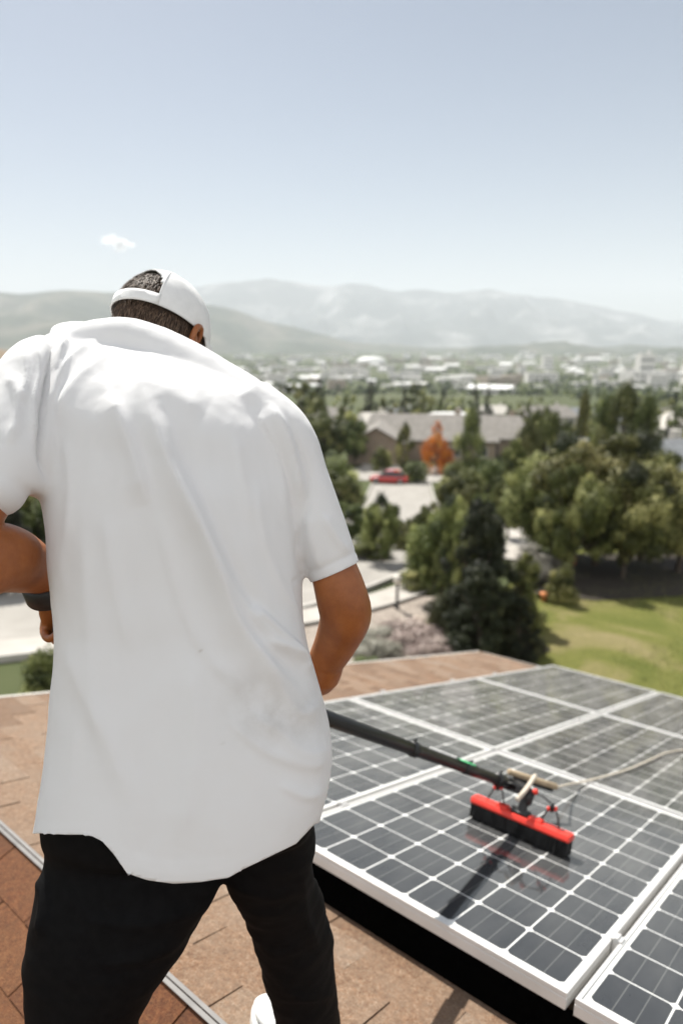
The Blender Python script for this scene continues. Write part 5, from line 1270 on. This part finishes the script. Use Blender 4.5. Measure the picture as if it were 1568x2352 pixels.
t1_ = N.new('ShaderNodeBsdfTranslucent'); t1_.inputs[0].default_value = (.95, .95, .95, 1); m1 = N.new('ShaderNodeMixShader'); m1.inputs[0].default_value = .85; N.l(N.b.outputs[0], m1.inputs[1]); N.l(t1_.outputs[0], m1.inputs[2])
tr = N.new('ShaderNodeBsdfTransparent'); lw = N.new('ShaderNodeLayerWeight'); lw.inputs[0].default_value = .5; m2 = N.new('ShaderNodeMixShader')
f_ = N.math('ADD', N.math('MULTIPLY', N.noise(N.coord(), 3, 5, .65), 2.2), -.75)
N.l(N.math('MULTIPLY', N.math('SUBTRACT', 1.0, N.math('POWER', lw.outputs['Facing'], 1.2)), N.math('MINIMUM', N.math('MAXIMUM', f_, .30), .97)), m2.inputs[0]); N.l(tr.outputs[0], m2.inputs[1]); N.l(m1.outputs[0], m2.inputs[2]); N.l(m2.outputs[0], N.o.inputs[0]); me.materials.append(N.m)
tag(c, 'single small white cloud in the sky above the cap', 'cloud')
mb = MB(); mb.box((-17500, -1500, CZ-84), (17500, 16500, CZ+1300)); hzb = mb.build('haze', None if False else bpy.data.materials.new('haze air'))
m = hzb.data.materials[0]; m.use_nodes = True; t = m.node_tree; t.nodes.clear(); ou = t.nodes.new('ShaderNodeOutputMaterial'); pv = t.nodes.new('ShaderNodeVolumePrincipled')
pv.inputs['Density'].default_value = 1.15e-4; pv.inputs['Color'].default_value = (.835, .885, .935, 1); pv.inputs['Anisotropy'].default_value = 0.0
t.links.new(pv.outputs[0], ou.inputs['Volume']); tag(hzb, kind='stuff'); hzb['label'] = 'pale haze over the valley'; hzb['category'] = 'haze'

# labels that single out the many small things by what they stand near, in order from left to right
ORD = ['leftmost'] + [w+' from left' for w in 'second third fourth fifth sixth seventh eighth ninth tenth eleventh twelfth thirteenth fourteenth fifteenth sixteenth seventeenth eighteenth nineteenth twentieth'.split()]
def zone(px, py, kind):
    if px < 0: return 'past the left picture edge'
    if px < 560: return 'behind the man'
    h = 'by the shirt sleeve' if px < 760 else ('below the white dome' if px < 960 else ('above the bright white roof' if px < 1110 else ('above the dark juniper' if px < 1290 else ('above the lawn trees' if px < 1430 else 'toward the right edge'))))
    return h
def band(py, kind):
    if kind == 'town': return 'far row' if py < 832 else ('second row' if py < 846 else ('third row' if py < 862 else ('fourth row' if py < 880 else 'nearest row')))
    return 'far' if py < 880 else ('middle' if py < 905 else ('near' if py < 940 else 'nearest'))
from collections import defaultdict
D_ = defaultdict(list)
for o in bpy.data.objects:
    if o.parent is None and o.get('group') and o.get('category') in ('building', 'tree', 'house'):
        a, b, z = w2p(np.array(o.location)); k = 'town' if o['category'] == 'building' else o['category']
        D_[(o['group'], zone(a, b, k), band(b, k), k)].append((a, o))
for (g, zn, bd, k), L in D_.items():
    L.sort(key=lambda t: t[0]); base = {'white flat roofed town buildings': 'low white building', 'pale pitched town buildings': 'pale pitched roof building', 'tan town buildings': 'tan building', 'pale three storey town buildings': 'grey roofed building',
         'round green trees between the houses': 'green round tree', 'upright trees between the houses': 'olive upright tree', 'conifers between the houses': 'dark conifer', 'olive trees between the houses': 'olive round tree',
         'grey roofed houses down the slope': 'grey roofed house', 'blue roofed houses down the slope': 'blue grey roofed house', 'pale roofed houses down the slope': 'pale roofed house'}[g]
    for i, (a, o) in enumerate(L):
        w = (' in the '+bd if k == 'town' else ' in the '+bd+' row')
        o['label'] = base+w+' '+zn+(', '+ORD[min(i, 19)] if len(L) > 1 else '')
